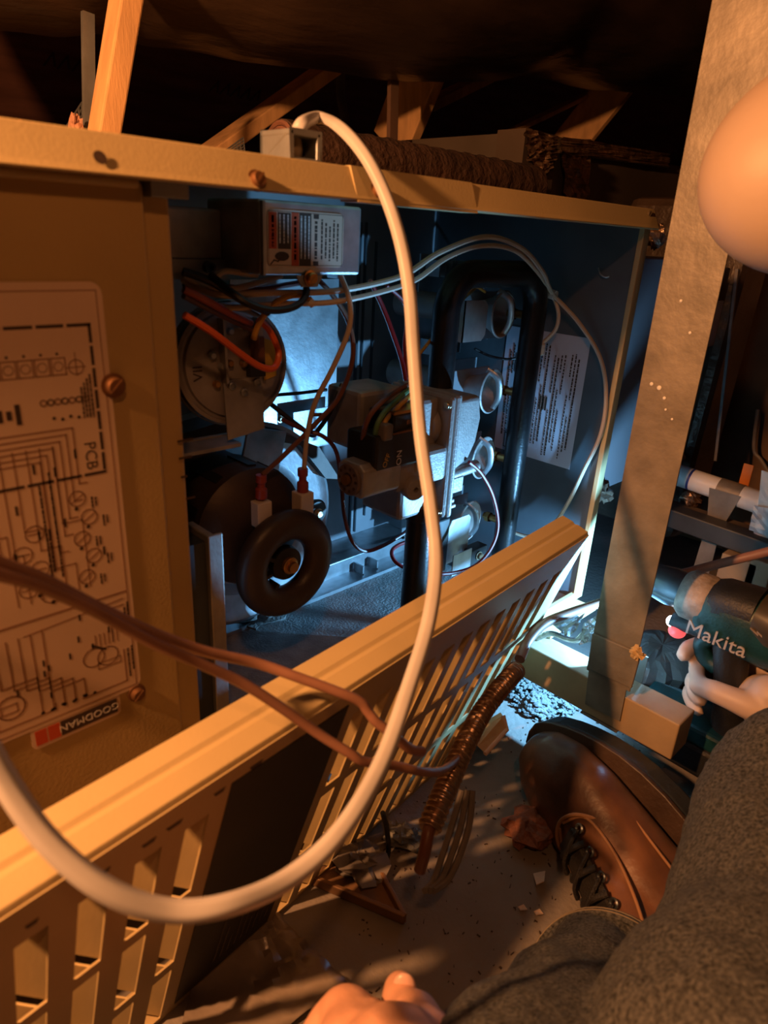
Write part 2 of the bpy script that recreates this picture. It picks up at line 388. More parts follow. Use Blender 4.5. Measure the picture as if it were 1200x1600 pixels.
def foil(name, poly, thick, seedn, parent, m=m_foil, amp=0.004, nx=10, ny=14):
    rr = random.Random(seedn); a, b_, c, d = [V(q) for q in poly]; vs = []; nrm = (b_ - a).cross(d - a).normalized()
    for j in range(ny + 1):
        for i in range(nx + 1):
            u, v = i / nx, j / ny; pnt = (a.lerp(b_, u)).lerp(d.lerp(c, u), v); vs.append(pnt + nrm * rr.uniform(-amp, amp))
    fs = [(j * (nx + 1) + i, j * (nx + 1) + i + 1, (j + 1) * (nx + 1) + i + 1, (j + 1) * (nx + 1) + i) for j in range(ny) for i in range(nx)]
    n0 = len(vs); vs += [v + nrm * thick for v in vs]; fs += [tuple(n0 + i for i in f[::-1]) for f in fs]
    bb = MB(); bb.add(vs, fs); return bb.build(name, m, parent)
foil('foil_tape', [PY(878, 215, 0.29), PY(925, 218, 0.29), PY(918, 325, 0.29), PY(884, 322, 0.29)], 0.002, 1, t)
foil('foil_tape', [PY(880, 213, 0.285), PY(1045, 240, 0.285), PY(1045, 262, 0.285), PY(880, 240, 0.285)], 0.002, 2, t)
t = thing('duct_corner', 'narrow foil wrapped duct corner left of the plenum box', 'duct', PY(850, 315, 0.26))
q = PY(822, 200, 0.24); q2 = PY(872, 215, 0.24)
bb = MB(); bb.span(q.x, q2.x, 0.24, 0.285, 0.448, q.z); bb.build('box', mat('tan duct side', (0.07, 0.05, 0.038), 0.6, 0.3, 0.2, 8), t)
foil('foil_tape', [PY(822, 200, 0.236), PY(874, 214, 0.236), PY(872, 246, 0.236), PY(826, 252, 0.236)], 0.002, 4, t)
foil('foil_tape', [PY(830, 250, 0.236), PY(868, 248, 0.236), PY(862, 262, 0.236), PY(846, 275, 0.236)], 0.002, 5, t, nx=6, ny=6)

# ================================================================== FURNACE
fur = thing('furnace', 'beige horizontal gas furnace with open burner compartment and louvred door off', 'furnace', (-0.5, 0.3, 0))
XL = -1.15; H = 0.446; DEP = 0.72; XP = -0.514
def fpart(name, m, *spans, bevel=0.0, parent=fur, label=None):
    bb = MB()
    for s in spans: bb.span(*s)
    return bb.build(name, m, parent, bevel=bevel, label=label)
fpart('cabinet_top', m_paint, (XL, 0.0, 0.0, DEP, H - 0.003, H))
fpart('cabinet_back', m_paint, (XL, 0.0, DEP - 0.003, DEP, 0, H - 0.003))
fpart('cabinet_end', m_paint, (XL, XL + 0.003, 0.0, DEP - 0.003, 0, H - 0.003))
fpart('base_pan', m_base, (XP, 0.0, 0.004, 0.31, 0.0, 0.004), label='dusty speckled base of the burner compartment')
fpart('base_flange', m_paint2, (-0.5, 0.0, -0.002, 0.003, 0.0, 0.012), (-0.10, 0.0, -0.03, -0.002, 0.0, 0.003))
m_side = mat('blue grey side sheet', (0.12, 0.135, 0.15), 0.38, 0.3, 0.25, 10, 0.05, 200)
fpart('cabinet_base', m_paint, (XL, XP, 0.0, DEP - 0.003, 0, 0.003), (XP, 0.0, 0.31, DEP - 0.003, 0, 0.003))
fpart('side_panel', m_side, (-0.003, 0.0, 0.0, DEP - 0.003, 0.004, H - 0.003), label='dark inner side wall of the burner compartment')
fpart('corner_post', m_paint2, (-0.006, 0.007, -0.006, 0.0, 0.006, 0.428), bevel=0.001, label='narrow beige corner post at the right of the opening')
# top rail: face, lower lip, notch step
bb = MB(); bb.prism([(XL, 0.0, H), (XL, -0.007, H), (XL, -0.0145, 0.4310), (XL, -0.0160, 0.4285), (XL, -0.0160, 0.4275), (XL, 0.0, 0.4275)], (0.004 - XL, 0, 0))
rail = bb.build('top_rail', m_paint2, fur, bevel=0.0008, label='beige top rail with screws above the opening')
bb = MB(); bb.prism([(-0.40, 0.0, H + 0.0004), (-0.40, -0.0085, H + 0.0004), (-0.40, -0.0165, 0.4265), (-0.40, 0.0, 0.4265)], (0.115, 0, 0)); bb.build('rail_step', m_paint2, rail)
fpart('rail_bracket', m_galvd, (XP - 0.014, XP + 0.006, -0.008, 0.004, 0.4205, 0.428), parent=fur)
def screw(c, n, r, parent, m=m_screw, name='screw'):
    bb = MB(); n = V(n).normalized(); bb.lathe([(r * 1.35, 0), (r * 1.35, r * 0.25), (r, r * 0.3), (r, r * 0.9), (r * 0.8, r * 1.1), (0.0001, r * 1.1)], c, n, 6 if False else 16)
    bb.bar(V(c) + n * r * 1.12 - n.orthogonal() * r * 0.7, V(c) + n * r * 1.12 + n.orthogonal() * r * 0.7, r * 0.25, r * 0.1)
    return bb.build(name, m, parent, True)
for px, py in ((400, 283), (588, 300)): screw(PY(px, py, -0.0125), (0, -1, 0.35), 0.0042, rail, m_rust)
screw(PY(1010, 336, -0.006), (0, -1, 0), 0.004, fur, m_screw)
bb = MB(); c = PY(155, 248, -0.0128); bb.lathe([(0.0001, 0.0013), (0.0031, 0.0013)], c, (0, -1, 0.45), 16); bb.build('screw_hole', m_ink, rail)
# blower door
door = fpart('blower_door', m_paint, (XL, XP - 0.016, -0.004, 0.016, 0.008, 0.4265), bevel=0.002, label='plain beige blower door at left with wiring label')
fpart('door_lip', m_paint2, (XL, XP - 0.020, -0.009, -0.003, 0.4235, 0.4275), parent=door, bevel=0.0015)
fpart('door_edge', m_paint, (XP - 0.016, XP, 0.001, 0.012, 0.004, 0.425), bevel=0.002)
screw(PY(176, 602, -0.004), (0, -1, 0), 0.0048, door, m_rust)
screw(PY(213, 1082, -0.004), (0, -1, 0), 0.0042, door, m_rust)
# scuffs on the door edge
bb = MB()
for px, py, w in ((290, 688, 0.010), (290, 715, 0.008), (288, 745, 0.004), (298, 778, 0.006)):
    q = PY(px, py, -0.0015); bb.span(q.x - w / 2, q.x + w / 2, -0.0016, -0.001, q.z - 0.0006, q.z + 0.0006)
bb.build('scuff_mark', m_ink, door)
# compartment back: partition panels
m_part = mat('grey partition sheet', (0.24, 0.25, 0.27), 0.45, 0.25, 0.18, 14, 0.05, 300)
back = fpart('partition', m_part, (XP, -0.003, 0.275, 0.278, 0.004, H - 0.003), label='dull sheet metal back wall of the burner compartment')
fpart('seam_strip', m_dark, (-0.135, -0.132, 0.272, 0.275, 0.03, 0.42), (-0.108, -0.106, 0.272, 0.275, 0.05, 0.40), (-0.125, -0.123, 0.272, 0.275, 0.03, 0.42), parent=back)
q0 = PY(438, 470, 0.255); q1 = PY(523, 690, 0.255)
pan = fpart('vent_plate', m_galv, (q0.x - 0.06, q1.x, 0.255, 0.257, 0.17, 0.36), (q1.x - 0.002, q1.x, 0.257, 0.275, 0.17, 0.36), label='bright galvanised plate on the back wall')
fpart('plate_tab', m_galv, (-0.255, -0.19, 0.238, 0.24, 0.185, 0.222), parent=pan)
screw(PY(438, 655, 0.237), (0, -1, 0), 0.003, pan, m_screw)
fpart('base_ledge', m_galv, (-0.45, -0.06, 0.225, 0.275, 0.024, 0.026), (-0.45, -0.06, 0.223, 0.225, 0.006, 0.026), bevel=0.001, label='bright ledge along the foot of the back wall')
fpart('base_angle', m_galv, (-0.45, -0.03, 0.195, 0.224, 0.0045, 0.0065), (-0.45, -0.03, 0.193, 0.195, 0.0045, 0.009))
bb = MB()
for x in (-0.33, -0.30, -0.17, -0.145): MB().span(x, x + 0.002, 0.205, 0.222, 0.0065, 0.018).build('rib', m_galv, fur)
# divider flange beside the blower door
fpart('divider_flange', m_steel, (-0.478, -0.472, 0.045, 0.075, 0.004, 0.205), (-0.478, -0.466, 0.043, 0.046, 0.004, 0.205), bevel=0.001, label='grey steel divider flange beside the inducer motor')
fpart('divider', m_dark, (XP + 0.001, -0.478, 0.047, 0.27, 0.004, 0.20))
# small tabs in the dark side panel
bb = MB(); bb.tube(spline([PX(935, 418, -0.004), PX(938, 428, -0.006), PX(945, 433, -0.006), PX(952, 432, -0.004)]), 0.0008, 6); bb.build('wire_clip', m_galv, fur, True)

# ---- wiring label
lab = Sheet((-0.556, -0.0042, 0.143), (1, 0, 0), (0, 0, 1), 0.0002)
LW, LH = -0.20, 0.238
lab.round_rect('p', LW, 0, 0, LH, 0.006, 0.0003)
wl = lab.b['p'].build('wiring_label', m_paper, door, label='cream wiring diagram label')
lab.l = 0.00052; lab.th = 0.00006; lab.b = {}
R2 = random.Random(12)
def rrline(k, x0, y0, x1, y1, w): lab.line(k, [(x0, y0), (x1, y0), (x1, y1), (x0, y1), (x0, y0)], w)
rrline('f', LW + 0.003, 0.003, -0.003, LH - 0.004, 0.0005)
# dashed box (printed circuit board area)
def dash(k, x0, y0, x1, y1, on=0.011, off=0.003, w=0.0016):
    d = V((x1 - x0, y1 - y0)); L = d.length; d.normalize(); a = 0
    while a < L:
        e = min(a + on, L); lab.line(k, [(x0 + d.x * a, y0 + d.y * a), (x0 + d.x * e, y0 + d.y * e)], w); a = e + off
zt, zb = LH - 0.020, LH - 0.096
dash('k', LW, zt, -0.008, zt); dash('k', -0.008, zt, -0.008, zb, 0.008); dash('k', LW, zb, -0.008, zb)
text('PCB', 0.0085, m_ink, lab.p(-0.0145, LH - 0.086), (0, 0, -1), (1, 0, 0), wl)
# terminal strip, connector rows
for i in range(5): rrline('f', -0.058 + i * 0.0075, LH - 0.043, -0.0515 + i * 0.0075, LH - 0.035, 0.0006); lab.circ('f', -0.0548 + i * 0.0075, LH - 0.039, 0.0022, 0.0004, 10); lab.dot('k', -0.0548 + i * 0.0075, LH - 0.033, 0.0007)
lab.line('f', [(-0.064, LH - 0.054), (-0.064, LH - 0.030), (-0.060, LH - 0.034)], 0.0006)
lab.circ('f', -0.0165, LH - 0.040, 0.0036, 0.0005, 14); lab.line('f', [(-0.0165, LH - 0.044), (-0.0165, LH - 0.033)], 0.0005); lab.line('f', [(-0.021, LH - 0.040), (-0.012, LH - 0.040)], 0.0005)
for i in range(7): lab.circ('k' if i % 2 else 'f', -0.034 + i * 0.0034, LH - 0.056, 0.0015, 0.0006, 8)
for x, h in ((-0.058, 0.004), (-0.054, 0.006), (-0.050, 0.0045), (-0.046, 0.010)): lab.rect('k', x - 0.0012, LH - 0.060 - h / 2, x + 0.0012, LH - 0.060 + h / 2)
for i in range(4): lab.words('k', -0.0105 - i * 0.0016, LH - 0.044 - i * 0.002, LH - 0.066, 0.0010, 0.2)
for y in (-0.036, -0.045, -0.050): lab.rect('k', LW + 0.10, LH + y, LW + 0.115, LH + y + 0.003)
for i in range(4): lab.dot('k', -0.030 + i * 0.004, LH - 0.064 - (i % 2) * 0.001, 0.0009)
# nested wires
for i in range(6):
    x = -0.022 - i * 0.0035; y = LH - 0.070 - i * 0.0030
    lab.line('f', [(LW + 0.01, y), (x, y), (x, y - 0.030 - i * 0.006), (x + 0.004, y - 0.030 - i * 0.006)], 0.0007)
for i in range(7):
    x = -0.070 + i * 0.0062; lab.line('f', [(x, LH - 0.078), (x, LH - 0.120 - (i % 3) * 0.012), (x + 0.010, LH - 0.120 - (i % 3) * 0.012), (x + 0.010, LH - 0.160)], 0.0006)
for i in range(16): lab.rect('k', *(lambda x, y: (x, y, x + 0.0013, y + 0.005))(-0.075 + R2.random() * 0.062, LH - 0.085 - R2.random() * 0.062))
for i in range(22): lab.words('k', -0.085 + R2.random() * 0.070, LH - 0.088 - R2.random() * 0.055, LH - 0.150, 0.0012, 0.2) if i % 6 == 0 else None
# column of switches at right
for i in range(5):
    y = LH - 0.108 - i * 0.0115; x = -0.024 + (i % 2) * 0.005
    lab.circ('f', x, y, 0.0042, 0.0006, 14); lab.dot('k', x - 0.001, y - 0.0055, 0.0011); lab.line('f', [(x - 0.003, y - 0.002), (x + 0.003, y + 0.002)], 0.0006)
    lab.words('k', x + 0.0075, y - 0.0005, y - 0.007, 0.0011, 0.2); lab.words('k', x + 0.0095, y - 0.001, y - 0.006, 0.0009, 0.2)
for i in range(4):
    y = LH - 0.122 - i * 0.010; x = -0.047 - (i % 2) * 0.007; lab.circ('f', x, y, 0.0045, 0.0006, 14); lab.line('f', [(x - 0.003, y), (x + 0.003, y)], 0.0006)
lab.words('k', -0.040, LH - 0.126, LH - 0.146, 0.0012, 0.25)
lab.circ('f', -0.043, LH - 0.157, 0.0060, 0.0006, 16); lab.circ('k', -0.043, LH - 0.157, 0.0032, 0.0008, 4)
for dx, dy in ((-.006, 0), (.006, 0), (0, .006), (0, -.006)): lab.dot('k', -0.043 + dx, LH - 0.157 + dy, 0.0012)
lab.line('f', [(LW, LH - 0.170), (-0.004, LH - 0.170)], 0.0011)
# lower half: ladder diagram
for i in range(5):
    x = -0.075 + i * 0.006; lab.line('f', [(x, LH - 0.178), (x, LH - 0.205 - i * 0.003), (x + 0.018, LH - 0.205 - i * 0.003), (x + 0.018, 0.008)], 0.0007); lab.dot('k', x + 0.018, 0.009, 0.0011)
lab.circ('f', -0.072, 0.020, 0.0070, 0.0009, 18); rrline('f', -0.077, 0.017, -0.069, 0.022, 0.0006)
lab.circ('f', -0.026, 0.032, 0.0060, 0.0007, 18); lab.circ('f', -0.018, 0.030, 0.0060, 0.0007, 18); rrline('f', -0.024, 0.023, -0.011, 0.027, 0.0006)
lab.line('k', [(-0.026, 0.040), (-0.019, 0.035)], 0.0012)
for i in range(6): lab.line('f', [(-0.024 + i * 0.0025, 0.038), (-0.024 + i * 0.0025, 0.046)], 0.0005)
lab.line('f', [(-0.080, 0.008), (-0.050, 0.008), (-0.050, 0.012)], 0.0008); lab.line('f', [(-0.080, 0.008), (-0.080, 0.038)], 0.0008); lab.line('f', [(-0.035, 0.008), (-0.0085, 0.008), (-0.0085, 0.030)], 0.0008)
lab.line('f', [(-0.006, 0.060), (-0.014, 0.060), (-0.014, 0.038)], 0.0007); lab.line('f', [(-0.060, 0.060), (-0.018, 0.063), (-0.006, 0.064)], 0.0006)
for i in range(5): lab.dot('k', -0.052 + i * 0.006, 0.0085 + (i % 2) * 0.001, 0.0011)
for i in range(10): lab.rect('k', *(lambda x, y: (x, y, x + 0.0012, y + 0.004))(-0.075 + R2.random() * 0.06, 0.015 + R2.random() * 0.045))
for x, a, c2 in ((-0.0035, 0.061, 0.048), (-0.0035, 0.031, 0.014), (-0.006, 0.030, 0.010), (-0.0055, 0.058, 0.044)): lab.words('k', x, a, c2, 0.0012, 0.2)
for i in range(5): lab.words('f', LW + 0.095 + i * 0.0022, 0.060, 0.008, 0.0010, 0.3)
lab.b['k'].build('print', m_ink, wl); lab.b['f'].build('print', m_inkf, wl)
# small brand strip below
st = Sheet((-0.556, -0.0042, 0.143), (1, 0, 0), (0, 0, 1), 0.0001)
st.round_rect('p', -0.0650, -0.0135, -0.0140, 0.004, 0.003, 0.0003)
sk = st.b['p'].build('strip_label', m_paper, door, label='small black and red strip label')
st.l = 0.00042; st.th = 0.00006; st.b = {}
st.rect('k', -0.0490, -0.0115, -0.0160, -0.0015); st.b['k'].build('print', m_ink, sk)
st.b = {}; st.rect('r', -0.0630, -0.0115, -0.0567, -0.0015); st.rect('r', -0.0560, -0.0115, -0.0495, -0.0015); st.b['r'].build('print', m_red, sk)
text('GOODMAN', 0.0066, m_white, st.p(-0.0325, -0.0065, 0.00008), (-1, 0, 0), (0, 0, -1), sk, sx=1.0)

# ---- rating label on the dark side wall
rl = Sheet((-0.0031, 0.030, 0.163), (0, -1, 0), (0, 0, 1), 0.0)
# right axis runs toward the front edge; label spans behind the manifold pipe
rl.o = V((-0.0032, 0.034, 0.163)); RWd, RHt = -0.112, 0.152
rl.rect('p', RWd, 0, 0, RHt); rp = rl.b['p'].build('rating_label', m_paperw, fur, label='white rating label on the side wall')
rl.l = 0.0004; rl.b = {}; R3 = random.Random(5)
for i in range(22):
    x = -0.010 - i * 0.0044
    if i in (3, 8): continue
    y1 = RHt - 0.012 - R3.random() * 0.02; y0 = 0.006 + R3.random() * 0.02
    if i % 3 == 0: rl.words('k', x, y1, y0, 0.0019, 0.25, rnd=R3)
    else:
        ymid = 0.06 + R3.random() * 0.03; rl.words('k', x, y1, ymid + 0.02, 0.0016, 0.5, rnd=R3); rl.words('k', x, ymid, y0, 0.0015, 0.6, rnd=R3)
for i in range(3): rl.rect('k', -0.046 - i * 0.004, 0.062, -0.0435 - i * 0.004, 0.078)
def rbox(x0, y0, x1, y1): rl.line('k', [(x0, y0), (x1, y0), (x1, y1), (x0, y1), (x0, y0)], 0.0009)
rl.rect('w', -0.098, 0.004, -0.083, 0.024)
rl.b['k'].build('print', m_ink, rp)
rl.b['w'].build('print', m_paperw, rp)
rl.l = 0.0008; rl.b = {}; rbox(-0.097, 0.005, -0.084, 0.023); rl.b['k'].build('print', m_ink, rp)
text('G', 0.0085, m_ink, rl.p(-0.0905, 0.009, 0.0002), (0, 0, 1), (0, 1, 0), rp)
text('oodman', 0.0028, m_ink, rl.p(-0.0915, 0.0165, 0.0002), (0, 0, 1), (0, 1, 0), rp)

# ================================================================== LOUVRED DOOR leaning outward in front
aD = math.radians(5.3); tD = math.radians(17.0)
dd = V((math.cos(aD), math.sin(aD), 0)); nh = V((-math.sin(aD), math.cos(aD), 0))
ee = V((0, 0, -1)) * math.cos(tD) + nh * math.sin(tD)
inn = dd.cross(ee).normalized()                      # towards the furnace
B2 = PZ(650, 1235, FLOOR)
DT = PL(920, 836, inn, B2.dot(inn))                  # top right corner of the face
DH = (B2 - DT).dot(ee); DL = 0.60
ld = thing('louvred_door', 'beige louvred furnace door leaning on the floor in front of the furnace', 'door', DT - dd * DL / 2 + ee * DH)
def dp(u, v, w=0.0): return DT - dd * u + ee * v + inn * w     # u leftwards, v down, w inwards
# face sheet with slots
cols = []
u = 0.030
while u < 0.295: cols.append(u); u += 0.0240
u = 0.415
while u < 0.572: cols.append(u); u += 0.0270
SW = 0.0140
rows = [(0.030, 0.108), (0.120, 0.198), (0.210, 0.288)]
bb = MB(); us = sorted({0.0, DL} | {c for c in cols} | {c + SW for c in cols}); vsx = sorted({0.0, DH} | {a for r in rows for a in r})
def is_hole(uc, vc): return any(c < uc < c + SW for c in cols) and any(r[0] < vc < r[1] for r in rows)
for i in range(len(us) - 1):
    for j in range(len(vsx) - 1):
        if is_hole((us[i] + us[i + 1]) / 2, (vsx[j] + vsx[j + 1]) / 2): continue
        bb.add([dp(us[i], vsx[j]), dp(us[i + 1], vsx[j]), dp(us[i + 1], vsx[j + 1]), dp(us[i], vsx[j + 1])], [(0, 1, 2, 3)])
o = bb.build('face_sheet', m_paint2, ld)
sm = o.modifiers.new('thickness', 'SOLIDIFY'); sm.thickness = 0.0012; sm.offset = 0
# flanges
bb = MB()
prof = [(0, 0), (-0.0025, 0.002), (-0.003, 0.013), (-0.0018, 0.016), (-0.003, 0.019), (-0.0025, 0.030), (0.004, 0.0315), (0.004, 0.030), (0.0, 0.0285), (0.0, 0.0)]
bb.prism([dp(0, v, w) for v, w in prof], -dd * DL); bb.build('top_flange', m_paint2, ld, bevel=0.0006)
bb = MB(); bb.prism([dp(0, DH, 0), dp(0, DH, 0.028), dp(0, DH - 0.0015, 0.028), dp(0, DH - 0.0015, 0)], -dd * DL); bb.build('bottom_flange', m_paint2, ld)
for u0 in (0.0, DL - 0.0015):
    bb = MB(); bb.prism([dp(u0, 0, 0), dp(u0, 0, 0.028), dp(u0, DH, 0.028), dp(u0, DH, 0)], -dd * 0.0015); bb.build('side_flange', m_paint2, ld)
# louvre blades pressed inwards at each slot
blade = MB()
hh = 0.039
blade.add([(0, -hh, 0), (0.010, -hh, 0.012), (0.010, hh, 0.012), (0, hh, 0), (-0.0009, -hh, 0.0006), (0.0091, -hh, 0.0126), (0.0091, hh, 0.0126), (-0.0009, hh, 0.0006)],
          [(0, 1, 2, 3), (7, 6, 5, 4), (0, 4, 5, 1), (2, 6, 7, 3), (0, 3, 7, 4), (1, 5, 6, 2)])
bme = blade.mesh('louvre', m_paint2)
for c in cols:
    for r in rows:
        o3 = dp(c, (r[0] + r[1]) / 2, 0.0006); ux, vx, wx = -dd, ee, inn
        link('louvre', bme, ld, M=Matrix(((ux.x, vx.x, wx.x, o3.x), (ux.y, vx.y, wx.y, o3.y), (ux.z, vx.z, wx.z, o3.z), (0, 0, 0, 1))))
# dark instruction plate in the middle of the face
bb = MB(); bb.prism([dp(0.318, 0.014, -0.0012), dp(0.404, 0.014, -0.0012), dp(0.404, DH - 0.012, -0.0012), dp(0.318, DH - 0.012, -0.0012)], inn * 0.0006)
pl = bb.build('dark_label', m_dplate, ld, label='dark instruction label on the louvred door')
sh = Sheet(dp(0.404, DH - 0.012, -0.0012), dd, -ee, 0.0002)
for i in range(9): sh.words('w', 0.03 + i * 0.006, 0.02, 0.085 - (i % 3) * 0.02, 0.0016, 0.4)
sh.b['w'].build('print', mat('faded print', (0.10, 0.08, 0.055), 0.6), pl)
# wear spots along the top strip
bb = MB(); R4 = random.Random(3)
for i in range(16):
    u = 0.30 + R4.random() * 0.28; v = 0.010 + R4.random() * 0.008; l = R4.uniform(0.003, 0.010)
    bb.prism([dp(u, v, -0.0009), dp(u + l, v, -0.0009), dp(u + l * 0.8, v + 0.003, -0.0009), dp(u + 0.001, v + 0.003, -0.0009)], inn * 0.0003)
bb.build('wear_mark', m_ink, ld)

# ================================================================== INSIDE THE COMPARTMENT
# ---- manifold pipe loop
ma = thing('manifold_pipe', 'black steel gas pipe looping over from the valve and down the right side', 'pipe', (-0.12, 0.088, 0.0))
Y0 = 0.088
pA = PY(692, 620, Y0); pB = PY(693, 470, Y0); pT = PY(760, 418, Y0); pC = PY(832, 480, Y0); pD = PY(786, 880, Y0)
xl = (pA.x + pB.x) / 2; xr = (pC.x + pD.x) / 2; zt = pT.z - 0.006; rr_ = 0.0132
pts = [V((xl, Y0, pA.z - 0.01)), V((xl, Y0, pA.z + 0.04))]
rc = 0.036
for i in range(9):
    a = PI - (PI / 2) * i / 8; pts.append(V((xl + rc + rc * math.cos(a), Y0, zt - rc + rc * math.sin(a))))
for i in range(9):
    a = PI / 2 - (PI / 2) * i / 8; pts.append(V((xr - rc + rc * math.cos(a), Y0, zt - rc + rc * math.sin(a))))
pts += [V((xr, Y0, 0.2)), V((xr, Y0, 0.008))]
bb = MB(); bb.tube(pts, rr_, 24); bb.build('pipe', m_black, ma, True)
bb = MB(); bb.lathe([(0.0001, 0.0), (rr_ + 0.002, 0.0), (rr_ + 0.002, 0.012), (rr_, 0.014)], (xr, Y0, 0.004), (0, 0, 1), 24); bb.build('end_cap', m_black, ma, True)
burn_z = [0.334, 0.247, 0.166, 0.086]
for z in burn_z:
    bb = MB(); bb.cyl((xr - 0.002, Y0 + 0.008, z), (xr - 0.004, Y0 + 0.032, z), 0.005, 0.004, 12); bb.lathe([(0.0065, 0), (0.0065, 0.006), (0.003, 0.008)], (xr - 0.004, Y0 + 0.022, z), (0, 1, 0), 6); bb.build('orifice', m_brass, ma, True)
# ---- four burners
places = ['topmost bell mouthed burner, beside the small tan shield', 'second bell mouthed burner from the top', 'third bell mouthed burner from the top, right of the gas valve', 'lowest bell mouthed burner, its mouth coloured white as lit']
bc = [PY(788, 492, 0.112), PY(770, 612, 0.112), PY(757, 716, 0.112), PY(735, 815, 0.112)]
for k, c in enumerate(bc):
    t = thing('burner', places[k], 'burner', c, 'gas burners behind the manifold')
    bb = MB(); pr = [(0.0245, 0.0), (0.026, 0.0015), (0.0235, 0.006), (0.0175, 0.016), (0.0135, 0.030), (0.0125, 0.055), (0.015, 0.075), (0.016, 0.145), (0.0001, 0.148)]
    pr = [(r_, h_) for r_, h_ in pr]
    bb.lathe(pr, c, (-0.12, 1, 0), 28)
    o = bb.build('venturi', m_alu if k < 3 else m_alu_lit, t, True); s_ = o.modifiers.new('wall', 'SOLIDIFY'); s_.thickness = 0.0012
    # air shutter wing and bracket plates either side
    bb = MB(); bb.span(c.x - 0.060, c.x + 0.030, c.y + 0.030, c.y + 0.032, c.z - 0.030, c.z + 0.022); bb.span(c.x - 0.060, c.x + 0.030, c.y + 0.030, c.y + 0.046, c.z - 0.031, c.z - 0.029)
    bb.build('mounting_plate', m_part, t, bevel=0.001)
    bb = MB(); bb.tube(spline([(c.x - 0.010, c.y + 0.004, c.z + 0.025), (c.x - 0.004, c.y - 0.008, c.z + 0.016), (c.x + 0.004, c.y - 0.006, c.z - 0.006), (c.x + 0.008, c.y + 0.004, c.z - 0.022)]), 0.0035, 8, 0.35); bb.build('air_shutter', m_galv, t, True)
# heat exchanger slot strips between burners
bx = thing('burner_box', 'galvanised burner tray with slots behind the four burners', 'burner tray', (bc[0].x - 0.02, 0.2, 0.004))
xa, xb_ = bc[0].x - 0.020, bc[0].x + 0.045
zs = [0.03, 0.115, 0.200, 0.285, 0.375]
for i in range(4):
    bb = MB(); bb.span(xa, xb_, 0.178, 0.180, zs[i] + 0.012, zs[i + 1] - 0.012); bb.span(xa, xb_, 0.165, 0.180, zs[i] + 0.012, zs[i] + 0.0135); bb.build('slot_plate', m_part, bx)
bb = MB(); bb.span(xa, xb_, 0.225, 0.227, 0.03, 0.39); bb.build('tray_back', m_galv, bx)
bb = MB()
for i in range(1, 5):
    for k in range(6): bb.span(xa + 0.006 + k * 0.010, xa + 0.008 + k * 0.010, 0.20, 0.222, zs[i] - 0.009, zs[i] + 0.009)
o = bb.build('fin', m_galv, bx); o['kind'] = 'stuff'
bb = MB(); q0 = PY(728, 470, 0.105); q1 = PY(757, 532, 0.105)
def chamfer(q0, q1, y, th, ch=0.006): return [V((q0.x, y, q0.z)), V((q1.x - ch, y, q0.z)), V((q1.x, y, q0.z - ch)), V((q1.x, y, q1.z + ch)), V((q1.x - ch, y, q1.z)), V((q0.x, y, q1.z))]
t = thing('ignitor_shield', 'small tan bent metal shield beside the topmost burner', 'bracket', q1)
bb.prism(chamfer(q0, q1, 0.105, 0.001), (0, 0.0012, 0)); bb.span(q0.x, q0.x + 0.0012, 0.105, 0.135, q1.z, q0.z); bb.build('plate', m_steel, t)
bb = MB(); bb.cyl((q0.x + 0.012, 0.12, q0.z + 0.004), (q0.x + 0.034, 0.12, q0.z + 0.016), 0.005, None, 12); bb.build('lead_boot', m_brass, t, True)
t = thing('flame_sensor_bracket', 'grey bracket at the foot of the lowest burner', 'bracket', PY(720, 880, 0.075))
q0 = PY(703, 815, 0.085); q1 = PY(729, 868, 0.085)
bb = MB(); bb.prism(chamfer(q0, q1, 0.085, 0.001, 0.004), (0, 0.0012, 0)); bb.build('plate', m_galv, t)
bb = MB(); bb.span(q0.x - 0.022, q0.x, 0.084, 0.115, q1.z - 0.012, q0.z + 0.006); bb.build('block', m_blackp, t, bevel=0.002)
q0 = PY(708, 868, 0.07); q1 = PY(733, 888, 0.07)
bb = MB(); bb.span(q0.x, q1.x, 0.069, 0.0702, q1.z, q0.z); bb.build('tab', m_galv, t)
q0 = PY(736, 862, 0.075); q1 = PY(757, 890, 0.075)
bb = MB(); bb.span(q0.x, q1.x, 0.075, 0.09, max(q1.z, 0.005), q0.z); bb.build('clip', m_blackp, t, bevel=0.001)
screw(PY(748, 868, 0.0745), (0, -1, 0), 0.004, t)

# ---- gas valve
gv = thing('gas_valve', 'cast aluminium gas valve with black switch block in the middle of the compartment', 'gas valve', PY(680, 790, 0.06))
q0 = PY(684, 618, 0.045); q1 = PY(716, 790, 0.045)
vx0, vx1, vz0, vz1 = q0.x, q1.x + 0.002, q1.z, q0.z
bb = MB(); bb.span(vx0 - 0.040, vx0 + 0.004, 0.045, 0.098, vz0 + 0.004, vz1 - 0.002); bb.build('body', m_alu, gv, bevel=0.004)
bb = MB(); bb.span(vx0 + 0.006, vx0 + 0.012, 0.032, 0.112, vz0, vz1); bb.build('flange_plate', m_alu, gv, bevel=0.003)
bb = MB(); bb.span(vx0 + 0.0135, vx0 + 0.021, 0.032, 0.112, vz0 - 0.002, vz1 + 0.001); bb.build('flange_plate', m_alu, gv, bevel=0.003)
bb = MB(); bb.prism([(vx0 + 0.021, 0.038, vz1 - 0.004), (vx0 + 0.060, 0.040, vz1 - 0.006), (vx0 + 0.066, 0.045, vz1 - 0.028), (vx0 + 0.068, 0.047, vz1 - 0.055), (vx0 + 0.056, 0.046, vz1 - 0.072), (vx0 + 0.021, 0.038, vz1 - 0.078)], (0, 0.055, 0)); bb.build('regulator_housing', m_alu, gv, True, bevel=0.005)
